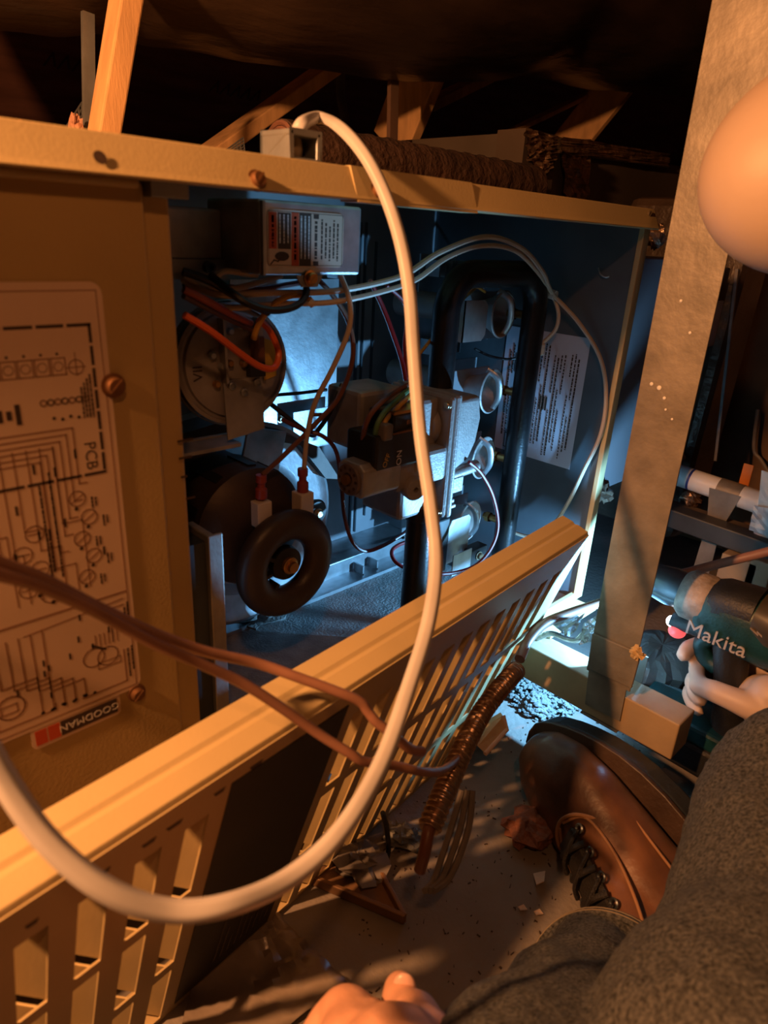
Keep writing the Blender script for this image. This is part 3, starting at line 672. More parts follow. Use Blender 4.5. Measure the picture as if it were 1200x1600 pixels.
bb = MB(); c = V((vx0 + 0.028, 0.046, vz0 + 0.036)); bb.cyl(c - V((0.006, 0, 0)), c + V((0.042, 0, 0.002)), 0.006, None, 14); bb.span(vx0 + 0.021, vx0 + 0.044, 0.04, 0.09, vz0 + 0.018, vz0 + 0.034); bb.build('outlet_port', m_alu, gv, True, bevel=0.001)
for k in range(3):
    bb = MB(); bb.span(vx0 + 0.021, vx0 + 0.036 - 0.003 * k, 0.040, 0.075, vz0 + 0.002 + k * 0.006, vz0 + 0.006 + k * 0.006); bb.build('rib', m_alu, gv, bevel=0.001)
for yy in (0.037, 0.107):
    for zz in (vz0 + 0.006, vz1 - 0.008): screw((vx0 + 0.006, yy, zz), (-1, 0, 0), 0.003, gv)
bb = MB(); c = V((vx0 + 0.004, 0.062, vz1 - 0.030)); bb.lathe([(0.021, 0), (0.021, 0.004), (0.019, 0.007), (0.012, 0.009), (0.0001, 0.009)], c, (-1, 0, 0), 28); bb.build('cover_disc', m_alu, gv, True)
# solenoid block, black switch, wire hub
q = PY(600, 640, 0.06)
bb = MB(); bb.span(q.x - 0.028, vx0 - 0.03, 0.06, 0.105, q.z - 0.035, q.z + 0.018); bb.build('solenoid_block', m_steel, gv, bevel=0.004)
q = PY(622, 694, 0.026); bb = MB()
bb.span(q.x - 0.026, q.x + 0.028, 0.026, 0.062, q.z - 0.022, q.z + 0.010); bb.span(q.x - 0.008, q.x + 0.028, 0.026, 0.056, q.z + 0.010, q.z + 0.027); sw = bb.build('switch_block', m_blackp, gv, bevel=0.003)
bb = MB(); bb.span(q.x - 0.007, q.x + 0.027, 0.0255, 0.045, q.z + 0.0255, q.z + 0.0280); bb.build('switch_edge', m_brass, sw)
bb = MB(); bb.span(q.x - 0.007, q.x + 0.027, 0.0253, 0.030, q.z + 0.009, q.z + 0.0105); bb.build('switch_edge', m_rust, sw)
bb = MB(); bb.span(q.x - 0.020, q.x - 0.010, 0.022, 0.034, q.z + 0.006, q.z + 0.020); bb.build('lead_connector', m_greyd, sw, bevel=0.002)
text('ON', 0.0085, m_white, (q.x + 0.002, 0.0255, q.z - 0.012), (0, 0, 1), (-1, 0, 0), sw)
text('OFF', 0.0070, m_yellow, (q.x - 0.013, 0.0255, q.z - 0.012), V((0.45, 0, 1)), V((-1, 0, 0.45)), sw)
# lower left cylinder with round end
q0 = PY(556, 752, 0.035); q1 = PY(690, 762, 0.035)
bb = MB(); bb.prism([(q0.x, 0.026 + y, q0.z + z) for y, z in ((0, -0.012), (0, 0.010), (0.006, 0.0145), (0.026, 0.0145), (0.032, 0.010), (0.032, -0.010), (0.028, -0.0145), (0.004, -0.0145))], (0.044, 0, 0)); lo = bb.build('inlet_block', m_steel, gv, bevel=0.002)
bb = MB(); bb.lathe([(0.0140, 0), (0.0140, 0.002), (0.013, 0.003), (0.006, 0.003), (0.005, 0.0015), (0.0001, 0.0015)], (q0.x, 0.042, q0.z), (-1, 0, 0), 24); bb.build('end_disc', mat('dial face', (0.16, 0.12, 0.11), 0.5, 0.2, 0.3, 90), lo, True)
bb = MB(); bb.lathe([(0.0042, 0), (0.0042, 0.0035), (0.0001, 0.0035)], (q0.x - 0.003, 0.042, q0.z), (-1, 0, 0), 12); bb.build('brass_plug', m_brass, lo, True)
for k in range(10):
    a = 2 * PI * k / 10; bb = MB(); bb.cyl((q0.x - 0.0028, 0.042 + 0.0100 * math.cos(a), q0.z + 0.0100 * math.sin(a)), (q0.x - 0.0034, 0.042 + 0.0100 * math.cos(a), q0.z + 0.0100 * math.sin(a)), 0.0014, None, 8); bb.build('dial_mark', m_ink, lo)
bb = MB(); bb.span(q0.x + 0.044, vx0 + 0.004, 0.03, 0.075, q0.z - 0.020, q0.z + 0.012); bb.build('valve_neck', m_alu, gv, bevel=0.004)
c = PY(648, 762, 0.028); bb = MB(); bb.lathe([(0.0105, 0), (0.0105, 0.010), (0.009, 0.012), (0.0025, 0.012), (0.002, 0.008), (0.0001, 0.008)], c + V((0, 0.006, 0)), (-0.35, -1, 0), 20); bb.build('pressure_tap', m_alu, gv, True)
c = PY(655, 730, 0.030); bb = MB(); bb.span(c.x - 0.006, c.x + 0.010, 0.028, 0.05, c.z - 0.004, c.z + 0.010); bb.build('boss', m_alu, gv, bevel=0.002)
bb = MB(); bb.lathe([(0.006, 0), (0.006, 0.012), (0.004, 0.013), (0.0001, 0.013)], PY(640, 655, 0.035), (-1, -0.2, 0.1), 14); bb.build('knob', m_rust, gv, True)
# supply pipe below the valve
q0 = PY(657, 800, 0.055); q1 = PY(648, 985, 0.055)
sp_ = thing('supply_pipe', 'black gas supply pipe standing below the gas valve', 'pipe', (q0.x, 0.055, 0.004))
bb = MB(); bb.tube([(q0.x, 0.055, 0.0042), (q0.x, 0.055, q0.z + 0.012)], 0.0132, 24); bb.build('pipe', m_black, sp_, True)
bb = MB(); bb.lathe([(0.0155, 0), (0.0165, 0.003), (0.0165, 0.012), (0.0155, 0.015)], (q0.x, 0.055, q0.z - 0.006), (0, 0, 1), 24); bb.build('collar', m_black, sp_, True)

# ---- junction box with warning label
q0 = PY(404, 308, 0.055); q1 = PY(562, 430, 0.055)
jb = thing('junction_box', 'grey steel junction box with orange and black warning label under the rail', 'junction box', ((q0.x + q1.x) / 2, 0.08, q1.z))
bb = MB(); bb.span(q0.x, q1.x, 0.055, 0.12, q1.z, 0.4265); bb.build('body', m_galv, jb, bevel=0.002)
bb = MB(); bb.span(q0.x + 0.001, q0.x + 0.003, 0.052, 0.056, q1.z, 0.4255); bb.build('cover_fold', m_galvd, jb)
c = PY(487, 428, 0.052); bb = MB(); bb.prism([(c.x - 0.012, 0.054, q1.z), (c.x - 0.007, 0.054, q1.z - 0.008), (c.x + 0.007, 0.054, q1.z - 0.008), (c.x + 0.012, 0.054, q1.z)], (0, 0.0015, 0)); bb.build('cover_tab', m_galvd, jb)
screw((c.x, 0.054, q1.z - 0.002), (0, -1, 0), 0.0042, jb, m_brass)
A = PY(417, 323, 0.0545); B = PY(535, 418, 0.0545)
js = Sheet((A.x, 0.0548, B.z), (1, 0, 0), (0, 0, 1), 0.0); w, h = B.x - A.x, A.z - B.z - 0.001
js.round_rect('p', 0, 0, w, h, 0.004, 0.0003); jl = js.b['p'].build('warning_label', m_paper, jb, label='warning label with orange and black panels')
js.l = 0.00032; js.th = 0.00006; js.b = {}
js.rect('r', w * .02, h * .32, w * .115, h * .95); js.rect('r', w * .30, h * .02, w * .395, h * .97); js.b['r'].build('print', m_red, jl)
js.rect('k', w * .13, h * .32, w * .29, h * .95); js.rect('k', w * .40, h * .02, w * .555, h * .97); js.rect('k', w * .585, h * .88, w * .655, h * .96); js.rect('k', w * .585, h * .03, w * .655, h * .11)
for i in range(5): js.words('k', w * (.70 + i * .055), h * (.88 - .06 * (i % 3)), h * (.12 + .05 * (i % 2)), w * .022, 0.3)
js.words('k', w * .62, h * .84, h * .15, w * .035, 0.2); js.line('k', [(w * .015, h * .03), (w * .985, h * .03), (w * .985, h * .97), (w * .015, h * .97), (w * .015, h * .03)], 0.0003)
js.words('k', w * .067, h * .9, h * .36, w * .03, 0.3); js.words('k', w * .347, h * .9, h * .10, w * .03, 0.3)
# flame / hand pictogram
js.b.setdefault('k', MB()).prism([js.p(w * (.16 + .10 * math.cos(a) * .9 + .02), h * (.19 + .085 * math.sin(a)), 0) for a in [2 * PI * i / 10 for i in range(10)]], js.n * 0.0002)
js.line('k', [(w * .04, h * .05), (w * .08, h * .12), (w * .13, h * .10), (w * .15, h * .13)], 0.001)
js.b['k'].build('print', m_ink, jl)
js.b = {}; js.l = 0.0004
for i in range(3): js.words('w', w * (.155 + i * .05), h * .92, h * .42, w * .016, 0.2)
for i in range(3): js.words('w', w * (.425 + i * .05), h * .92, h * .15, w * .016, 0.2)
js.b['w'].build('print', m_white, jl)
# transformer box left of it
q0 = PY(280, 322, 0.10); q1 = PY(349, 408, 0.10)
tr = thing('transformer', 'plain grey steel box tucked under the rail beside the blower door', 'transformer', (q1.x, 0.13, q1.z))
bb = MB(); bb.span(q0.x - 0.02, q1.x, 0.10, 0.16, q1.z, q0.z); bb.build('case', m_steel, tr, bevel=0.002)
bb = MB(); bb.span(q0.x - 0.02, q1.x + 0.002, 0.098, 0.102, q1.z - 0.012, q1.z + 0.001); bb.build('foot', m_galvd, tr)
bb = MB(); bb.lathe([(0.004, 0), (0.004, 0.003), (0.0022, 0.003), (0.0022, 0.0)], PY(326, 418, 0.097), (0, -1, 0), 14); bb.build('foot_eyelet', m_dark, tr, True)

# ---- pressure switch
c = PY(366, 570, 0.115)
ps = thing('pressure_switch', 'round metal pressure switch with stamped Roman numeral and bracket', 'pressure switch', c + V((0, 0, -0.05)))
R_ = 0.046; axp = V((-0.10, -1, 0.05)).normalized()
bb = MB(); bb.lathe([(R_ * .98, -0.022), (R_, -0.020), (R_, -0.006), (R_ * 1.03, -0.004), (R_ * 1.03, 0.0), (R_ * .97, 0.001), (R_ * .95, -0.002), (R_ * .90, -0.002), (R_ * .88, 0.001), (R_ * .80, 0.002), (0.0001, 0.002)], c, axp, 48); bb.build('case', m_alu, ps, True)
bb = MB(); bb.lathe([(R_ * 1.05, -0.0105), (R_ * 1.07, -0.009), (R_ * 1.07, -0.006), (R_ * 1.05, -0.0045)], c, axp, 48, True); bb.build('crimp_ring', m_steel, ps, True)
rp_ = V((1, 0, 0)); rp_ = (rp_ - axp * rp_.dot(axp)).normalized(); up_ = -rp_.cross(axp)
if up_.z < 0: up_ = -up_
def sp3(x, y, z=0.0): return c + rp_ * x + up_ * y + axp * (0.002 + z)
q0, q1 = -0.013, 0.021
bb = MB(); bb.prism([sp3(q0, -0.012, 0.004), sp3(q1, -0.010, 0.004), sp3(q1, -0.053, 0.004), sp3(q0 + 0.001, -0.058, 0.004)], -axp * 0.0015); bb.prism([sp3(q0, -0.012, 0.004), sp3(q1, -0.010, 0.004), sp3(q1, -0.010, 0.0), sp3(q0, -0.012, 0.0)], up_ * 0.001); bkt = bb.build('bracket', m_steel, ps)
bb = MB(); bb.prism([sp3(q0, -0.012, 0.0), sp3(q0 + 0.002, -0.012, 0.0), sp3(q0 + 0.002, 0.036, 0.0), sp3(q0, 0.036, 0.0)], axp * 0.010); bb.build('terminal_frame', m_steel, ps); bb = MB(); bb.prism([sp3(q1 - 0.004, -0.01, 0), sp3(q1, -0.01, 0), sp3(q1, 0.036, 0), sp3(q1 - 0.004, 0.036, 0)], axp * 0.008); bb.build('terminal_frame', m_steel, ps)
for x, y in ((-0.006, -0.015), (0.016, -0.014), (0.004, -0.021)):
    bb = MB(); bb.lathe([(0.0032, 0), (0.0032, 0.0015), (0.002, 0.002), (0.002, 0.0004), (0.0001, 0.0004)], sp3(x, y, 0.0042), axp, 14); bb.build('rivet', m_galvd, ps, True)
for x, y, mm in ((-0.020, 0.009, m_galv), (-0.018, -0.013, m_brass), (-0.013, 0.000, m_galv), (-0.006, 0.002, m_brass), (0.006, 0.001, m_brass), (0.004, 0.030, m_galv), (-0.004, 0.026, m_galv), (0.010, 0.028, m_galv)):
    bb = MB(); bb.lathe([(0.0030, 0), (0.0030, 0.003), (0.002, 0.0045), (0.0001, 0.0045)], sp3(x, y, 0.001), axp, 12); bb.build('terminal', mm, ps, True)
bb = MB(); bb.prism([sp3(0.012, -0.008, 0.002), sp3(0.022, -0.008, 0.002), sp3(0.022, 0.022, 0.002), sp3(0.012, 0.022, 0.002)], axp * 0.007); bb.build('switch_body', m_wbrn, ps, bevel=0.001)
bb = MB(); bb.prism([sp3(0.008, -0.009, 0.002), sp3(0.021, -0.009, 0.002), sp3(0.021, 0.002, 0.002), sp3(0.008, 0.002, 0.002)], axp * 0.008); bb.build('contact_block', m_blackp, ps)
bb = MB(); bb.prism([sp3(0.024, -0.014, 0.0005), sp3(0.036, -0.011, 0.0005), sp3(0.036, 0.016, 0.0005), sp3(0.024, 0.020, 0.0005)], axp * 0.0004); bb.build('yellow_sticker', m_yellow, ps, label='yellow sticker')
text('VII', 0.011, m_ink, sp3(-0.0315, -0.004, 0.0006), up_, -rp_, ps)
bb = MB(); bb.span(c.x - 0.06, c.x + 0.02, 0.13, 0.134, c.z - 0.064, c.z - 0.060); bb.span(c.x - 0.06, c.x - 0.002, 0.105, 0.134, c.z - 0.064, c.z - 0.061); bb.build('mount_shelf', m_steel, ps)

# ---- inducer: housing, motor, cooling wheel
ic = V((-0.352, 0.19, 0.128))
ind = thing('inducer_blower', 'draft inducer blower with dark motor and black cooling wheel', 'blower', (ic.x, 0.2, 0.004))
bb = MB(); Rh = 0.104
bb.lathe([(0.0001, 0.0), (Rh * .93, 0.0), (Rh, -0.004), (Rh * 1.04, -0.002), (Rh * 1.04, 0.0), (Rh, 0.004), (Rh, 0.075), (0.0001, 0.075)], ic, (0, 1, 0), 56)
bb.build('scroll_housing', m_galv, ind, True)
bb = MB(); bb.lathe([(Rh * .60, -0.001), (Rh * .64, -0.005), (Rh * .70, -0.006), (Rh * .72, -0.001)], ic, (0, 1, 0), 48); bb.build('housing_rib', m_galvd, ind, True)
bb = MB(); bb.prism([(ic.x - 0.12, 0.178, ic.z + 0.105), (ic.x - 0.01, 0.178, ic.z + 0.118), (ic.x + 0.085, 0.178, ic.z + 0.072), (ic.x + 0.115, 0.178, ic.z + 0.03), (ic.x + 0.095, 0.178, ic.z + 0.035), (ic.x + 0.06, 0.178, ic.z + 0.078), (ic.x - 0.02, 0.178, ic.z + 0.104), (ic.x - 0.12, 0.178, ic.z + 0.094)], (0, 0.03, 0)); bb.build('gasket', m_motor, ind, True)
mc = V((-0.402, 0.0, 0.172))
bb = MB(); bb.lathe([(0.0001, 0.088), (0.030, 0.088), (0.046, 0.096), (0.052, 0.102), (0.052, 0.150), (0.050, 0.155), (0.050, 0.185), (0.0001, 0.185)], mc, (0, 1, 0), 48); mot = bb.build('motor', m_motor, ind, True)
for k in range(10):
    a = 2 * PI * k / 10 + 0.2; bb = MB(); q = mc + V((0.0525 * math.cos(a), 0, 0.0525 * math.sin(a))); tn = V((-math.sin(a), 0, math.cos(a))); bb.obox(q + V((0, 0.125, 0)), tn * 0.004, V((0, 0.016, 0)), V((math.cos(a), 0, math.sin(a))) * 0.0008); bb.build('vent', m_blackp, mot)
bb = MB(); bb.obox(mc + V((0.055, 0.165, 0.038)), V((0.022, 0, -0.006)), V((0.006, 0, 0.024)), V((0, 0.0012, 0))); bb.build('motor_foot', m_galv, ind, bevel=0.003)
bb = MB(); cc = PY(493, 800, 0.155); bb.lathe([(0.0001, 0.004), (0.006, 0.004), (0.012, 0.003), (0.014, 0.0), (0.012, -0.006)], cc, (0, -1, 0), 24); bb.build('rubber_grommet', m_blackp, ind, True)
screw(cc + V((0, -0.004, 0)), (0, -1, 0), 0.004, ind)
wc = PY(447, 880, 0.072)
bb = MB(); prw = []
for i in range(20):
    a = 2 * PI * i / 20; prw.append((0.0350 + 0.0135 * math.cos(a), 0.011 * math.sin(a)))
bb.lathe(prw, wc, (0, 1, 0), 56, True); wh = bb.build('cooling_wheel', m_rubber, ind, True, label='black brown moulded cooling wheel')
bb = MB(); bb.lathe([(0.0001, -0.004), (0.010, -0.004), (0.0145, -0.002), (0.0155, 0.004), (0.0001, 0.004)], wc, (0, 1, 0), 36); bb.build('wheel_hub', m_blackp, wh, True)
for k in range(3):
    a = math.radians(150 + k * 40); bb = MB(); bb.bar(wc + V((0.018 * math.cos(a), 0, 0.018 * math.sin(a))), wc + V((0.030 * math.cos(a), 0, 0.030 * math.sin(a))), 0.012, 0.003, (0, 1, 0)); bb.build('wheel_web', m_blackp, wh)
bb = MB(); bb.lathe([(0.0075, 0.0), (0.0075, 0.003), (0.006, 0.004), (0.0048, 0.004), (0.0048, 0.008), (0.0001, 0.008)], wc + V((0, -0.004, 0)), (0, -1, 0), 20); bb.build('shaft_end', m_brass, wh, True)
bb = MB(); bb.cyl(wc, wc + V((mc.x - wc.x, 0.03, mc.z - wc.z)), 0.008, None, 12); bb.build('shaft', m_steel, ind, True)
# terminals and connectors on the motor
for (tx, ty, bx2, by2) in ((408, 770, 408, 800), (473, 760, 474, 785)):
    bb = MB(); a = PY(tx, ty - 28, 0.085); b2 = PY(tx, ty + 8, 0.085); bb.tube(spline([a, a.lerp(b2, .3), a.lerp(b2, .6), b2], 4), [0.0045] * 5 + [0.0033] * 3 + [0.005] * 5, 10); bb.build('terminal_sleeve', m_term, ind, True)
    bb = MB(); q = PY(bx2, by2, 0.084); bb.span(q.x - 0.007, q.x + 0.007, 0.078, 0.092, q.z - 0.012, q.z + 0.010); bb.build('nylon_connector', m_nylon, ind, bevel=0.001)
bb = MB(); q = PY(407, 838, 0.08); bb.ball(q, 0.008, 1, 1, 1); bb.build('lead_grommet', m_motor, ind, True)
# dust and debris below the wheel
crumple('dust_clump', 'clump of pale dust under the black cooling wheel', PZ(405, 965, 0.008), 0.022, 0.018, 0.005, m_insul, 'dust', 9, 0.5)

# ---- loose wires: each is its own thing
def wire(name, label, pts, r, m, cat='wire', group=None, seg=8, n=8, flat=1.0, flatdir=None):
    bb = MB(); bb.tube(spline(pts, n), r, seg, flat, flatdir=flatdir); return tag(bb.build(name, m, smooth=True), label, cat, group)
Yw = 0.045
wg = 'loose wires in the burner compartment'
def yy(l, y): return [PY(a, b_, y if len(r_) == 0 else r_[0]) for a, b_, *r_ in l]
wire('wire', 'upper cream wire arching over the pipe loop to the lower right', yy([(285, 437, .10), (340, 460, .08), (420, 458, .07), (520, 455, .06), (600, 440, .06), (640, 425, .06), (690, 393, .06), (760, 370, .06), (815, 388, .06), (848, 425, .055)], .06) + [PX(863, 458, -0.03), PX(905, 505, -0.016), PX(938, 560, -0.010), PX(947, 620, -0.010), PX(938, 680, -0.010), PX(912, 735, -0.010), PX(888, 785, -0.012), PX(862, 822, -0.014), PX(830, 838, -0.016), PX(800, 831, -0.018)], 0.0024, m_cream, group=wg)
wire('wire', 'lower cream wire arching over the pipe loop and curling back to a plug', yy([(288, 452, .10), (350, 480, .08), (430, 475, .07), (520, 472, .06), (600, 455, .06), (650, 437, .06), (700, 402, .062), (755, 384, .062), (805, 392, .062), (840, 425, .06)], .06) + [PX(858, 452, -0.03), PX(872, 485, -0.022), PX(868, 515, -0.022), PX(846, 537, -0.024)], 0.0022, m_cream, group=wg)
t = tag(MB().tube([PX(852, 456, -0.026), PX(868, 462, -0.026)], 0.0052, 10).build('zip_tie', m_nylon, smooth=True), 'pale tie bundling the cream wires right of the pipe loop', 'tie')
bb = MB(); q = PX(840, 545, -0.026); bb.span(q.x - 0.006, q.x + 0.004, q.y - 0.008, q.y + 0.008, q.z - 0.007, q.z + 0.007); tag(bb.build('wire_plug', m_nylon, bevel=0.002), 'small pale wire plug at the top of the rating label', 'plug')
wire('wire', 'tan wire dropping from the junction box to the right motor terminal', yy([(532, 430, .06), (546, 470, .055), (545, 515, .055), (520, 575, .06), (492, 630, .07), (480, 680, .08), (475, 735, .085)], .06), 0.0021, m_cream, group=wg)
wire('wire', 'black wire bowing down from the junction box past the tan wire', yy([(492, 432, .07), (520, 462, .07), (545, 505, .07), (551, 560, .07), (530, 620, .075), (495, 660, .08), (440, 715, .085), (410, 742, .085)], .07), 0.0021, m_wbrn, group=wg)
wire('wire', 'black wire looping under the junction box with the yellow wire', yy([(477, 432, .07), (478, 460, .06), (462, 478, .055), (430, 485, .05), (395, 478, .05), (360, 455, .06), (330, 430, .08)], .07), 0.0026, m_wblk, group=wg)
wire('wire', 'yellow wire arching from the pressure switch to a bare white tip', yy([(396, 530, .085), (405, 505, .08), (425, 478, .07), (450, 463, .065), (472, 462, .065), (487, 473, .065)], .07), 0.0023, m_wyel, group=wg)
wire('wire', 'bright orange wire drooping across the pressure switch face', yy([(288, 492, .07), (330, 518, .07), (375, 552, .075), (405, 572, .08), (425, 576, .082), (434, 565, .085), (434, 545, .088), (420, 515, .09), (402, 498, .095)], .08), 0.0026, m_wora, group=wg)
wire('wire', 'darker orange wire running above the bright one to the switch top', yy([(287, 452, .07), (320, 468, .07), (360, 490, .08), (392, 505, .09)], .08), 0.0026, mat('dull orange wire', (0.42, 0.075, 0.02), 0.4), group=wg)
wire('wire', 'rust coloured wire beside the darker orange one', yy([(287, 462, .075), (325, 482, .08), (365, 502, .09), (398, 520, .098), (400, 545, .10)], .08), 0.0022, m_wbrn, group=wg)
wire('wire', 'cream wire in the bundle below the plain steel box', yy([(287, 430, .09), (330, 452, .09), (370, 450, .085), (410, 440, .08), (440, 430, .08)], .09), 0.0022, m_cream, group=wg)
wire('wire', 'brown wire in the bundle under the junction box', yy([(287, 445, .10), (340, 447, .1), (400, 452, .09), (450, 445, .085), (478, 440, .08)], .1), 0.0022, m_wmar, group=wg)
wire('wire', 'black wire bent in the upper left bundle', yy([(286, 424, .085), (330, 440, .08), (380, 470, .07), (420, 488, .07)], .08), 0.0028, m_wblk, group=wg)
wire('wire', 'short cream wire kinked below the plain steel box', yy([(335, 436, .08), (352, 424, .08), (385, 428, .08), (402, 430, .08)], .08), 0.0020, m_cream, group=wg)
wire('wire', 'red wire falling behind the cream cable to the valve', yy([(578, 438, .07), (598, 480, .07), (615, 525, .065), (628, 565, .06), (634, 595, .055)], .07), 0.0020, m_wred, group=wg)
wire('wire', 'second red wire close beside the cream cable', yy([(604, 446, .08), (635, 480, .08), (632, 540, .075), (635, 590, .07)], .07), 0.0018, m_wred, group=wg)
wire('wire', 'green wire arching from the valve top to its switch block', yy([(640, 608, .045), (620, 625, .035), (600, 645, .03), (588, 668, .03), (586, 692, .036)], .04), 0.0022, m_wgrn, group=wg)
wire('wire', 'tan wire arching above the green one on the valve', yy([(636, 602, .05), (610, 618, .038), (585, 640, .034), (572, 662, .036), (566, 690, .045)], .04), 0.0022, m_wbrn, group=wg)
wire('wire', 'olive wire between green and tan ones on the valve', yy([(642, 618, .045), (622, 636, .033), (604, 655, .03), (597, 675, .03), (592, 690, .036)], .04), 0.0020, m_wyel, group=wg)
wire('wire', 'thin olive wire slanting behind the pipe loop to the topmost burner', yy([(650, 560, .075), (690, 510, .12), (722, 470, .12), (740, 448, .11), (758, 456, .11)], .1), 0.0016, m_wyel, group=wg)
wire('wire', 'red wire curving from the valve outlet down in front of the lowest burner', yy([(733, 722, .040), (752, 740, .04), (770, 775, .04), (778, 820, .04), (768, 855, .04), (745, 882, .042), (715, 894, .045), (680, 897, .05), (640, 890, .07), (618, 878, .08), (612, 862, .085), (622, 852, .09), (640, 845, .09)], .05), 0.0020, m_wred, group=wg)
wire('wire', 'maroon wire sagging to the bright ledge below the valve', yy([(440, 655, .10), (475, 672, .09), (505, 682, .08), (525, 705, .08), (533, 750, .08), (538, 805, .08), (550, 845, .08), (570, 861, .08), (600, 852, .08), (640, 828, .085)], .08), 0.0019, m_wmar, group=wg)
wire('wire', 'maroon wire stretched level from the plate tab to the valve', yy([(485, 648, .11), (520, 648, .10), (555, 651, .09), (575, 650, .08)], .1), 0.0017, m_wmar, group=wg)
wire('wire', 'black wire lying diagonally across the bright plate tab', yy([(410, 620, .13), (440, 645, .12), (470, 668, .11), (488, 680, .10), (500, 668, .095), (515, 645, .09), (535, 600, .09)], .1), 0.0022, m_wblk, group=wg)
wire('wire', 'black wire framing the top of the plate tab', yy([(426, 625, .20), (429, 618, .19), (470, 614, .18), (510, 609, .18)], .2), 0.0018, m_wblk, group=wg)
wire('wire', 'thin black wire between the slot plates behind the pipe loop', yy([(742, 545, .13), (765, 556, .13), (790, 561, .125), (805, 560, .12)], .13), 0.0015, m_wblk, group=wg)
bb = MB(); bb.tube(spline([PY(640, 828, .085), PY(634, 834, .085), PY(628, 838, .085)]), 0.0034, 8); tag(bb.build('wire_splice', m_wblk, smooth=True), 'small black splice on the maroon wire by the supply pipe', 'splice')
bb = MB(); bb.tube([PY(482, 468, .064), PY(489, 476, .064)], 0.0031, 8); tag(bb.build('wire_tip', m_white, smooth=True), 'white cap on the end of the yellow wire', 'cap')

# ---- cable connector box on the rail, and the big cream cable
q = PY(461, 233, 0.012)
cb = thing('cable_connector', 'small square cable connector standing on the rail', 'connector', V((q.x, 0.012, H)))
bb = MB(); x0, x1 = PY(437, 233, 0.012).x, PY(485, 233, 0.012).x; z1 = PY(461, 206, 0.012).z
for s in ((x0, x0 + 0.003, H, z1), (x1 - 0.003, x1, H, z1), (x0, x1, z1 - 0.003, z1), (x0, x1, H, H + 0.002)): bb.span(s[0], s[1], 0.002, 0.030, s[2], s[3])
bb.build('frame', m_galvd, cb, bevel=0.0008)
bb = MB(); bb.span(x0 + 0.002, x1 - 0.002, 0.026, 0.030, H, z1 - 0.002); bb.build('inner_plate', m_dark, cb)
bb = MB(); bb.ball(((x0 + x1) / 2, 0.014, (H + z1) / 2 - 0.001), 0.009, 0.62, 0.6, 1.15); bb.build('clamp_screw', mat('connector bush', (0.34, 0.27, 0.19), 0.5, 0.3), cb, True)
cab = [PY(462, 212, 0.020), PY(474, 192, 0.014), PD(498, 184, .50), PD(530, 198, .47), PD(568, 240, .45), PD(600, 300, .44), PD(625, 375, .43), PD(640, 460, .42), PD(647, 560, .415), PD(657, 680, .40), PD(673, 790, .39), PD(681, 880, .38), PD(670, 970, .365), PD(640, 1070, .35), PD(597, 1190, .33), PD(535, 1295, .31), PD(455, 1370, .30), PD(360, 1413, .285), PD(265, 1423, .28), PD(170, 1392, .272), PD(85, 1325, .268), PD(20, 1240, .265), PD(-45, 1120, .26), PD(-130, 950, .26)]
spc = spline(cab, 8); fr_ = []
bb = MB(); sec = []; seg = 20
fr = frames(spc); vs = []
for i, (t_, N, B) in enumerate(fr):
    view = (CAM - spc[i]).normalized(); fl = (view + V((0, -0.25, 0.3))); Bn = t_.cross(fl).normalized(); Nn = Bn.cross(t_).normalized()
    for k in range(seg):
        a = 2 * PI * k / seg; rib = 1 + 0.05 * math.cos(6 * a); vs.append(spc[i] + Bn * (math.cos(a) * 0.0038 * rib) + Nn * (math.sin(a) * 0.0028 * rib))
n = len(spc); fs = [(i * seg + k, i * seg + (k + 1) % seg, (i + 1) * seg + (k + 1) % seg, (i + 1) * seg + k) for i in range(n - 1) for k in range(seg)] + [tuple(range(seg - 1, -1, -1)), tuple(range((n - 1) * seg, n * seg))]
bb.add(vs, fs); tag(bb.build('power_cable', m_romex, smooth=True), 'thick cream power cable looping from the rail across the whole front', 'cable')
# brown cables
wire('thermostat_cable', 'upper brown cable crossing the wiring label and bending over the door edge', [PD(-120, 820, .28), PD(-20, 872, .29), PD(60, 902, .30), PD(150, 948, .315), PD(240, 990, .33), PD(320, 1018, .345), PD(400, 1036, .36), PD(470, 1060, .365), PD(530, 1082, .37), PD(562, 1096, .375), PD(575, 1112, .378), PD(588, 1128, .38), PD(610, 1145, .385), PD(640, 1170, .40), PD(660, 1174, .41)], 0.0028, m_brownc, 'cable', seg=10)
wire('thermostat_cable', 'lower brown cable crossing the wiring label and running down the louvres to the conduit', [PD(-120, 850, .275), PD(-20, 892, .285), PD(60, 915, .295), PD(150, 955, .31), PD(240, 1005, .325), PD(320, 1040, .335), PD(380, 1068, .345), PD(440, 1106, .355), PD(500, 1148, .368), PD(545, 1176, .375), PD(570, 1190, .382), PD(620, 1197, .40), PD(660, 1206, .42), PD(690, 1204, .47), PD(712, 1188, .54), PD(722, 1172, .61), PD(740, 1140, .64)], 0.0027, m_brownc, 'cable', seg=10)
wire('cord', 'brown cord running behind the metal strap and over the drill', [PD(812, 1030, .66), PD(826, 1000, .68), PD(850, 975, .70), PD(890, 958, .73), PD(935, 943, .76), PD(975, 928, .785), PD(1010, 914, .79), PD(1060, 898, .80), PD(1120, 882, .81), PD(1200, 862, .80), PD(1300, 835, .78)], 0.0050, m_brownc, 'cord', seg=12)

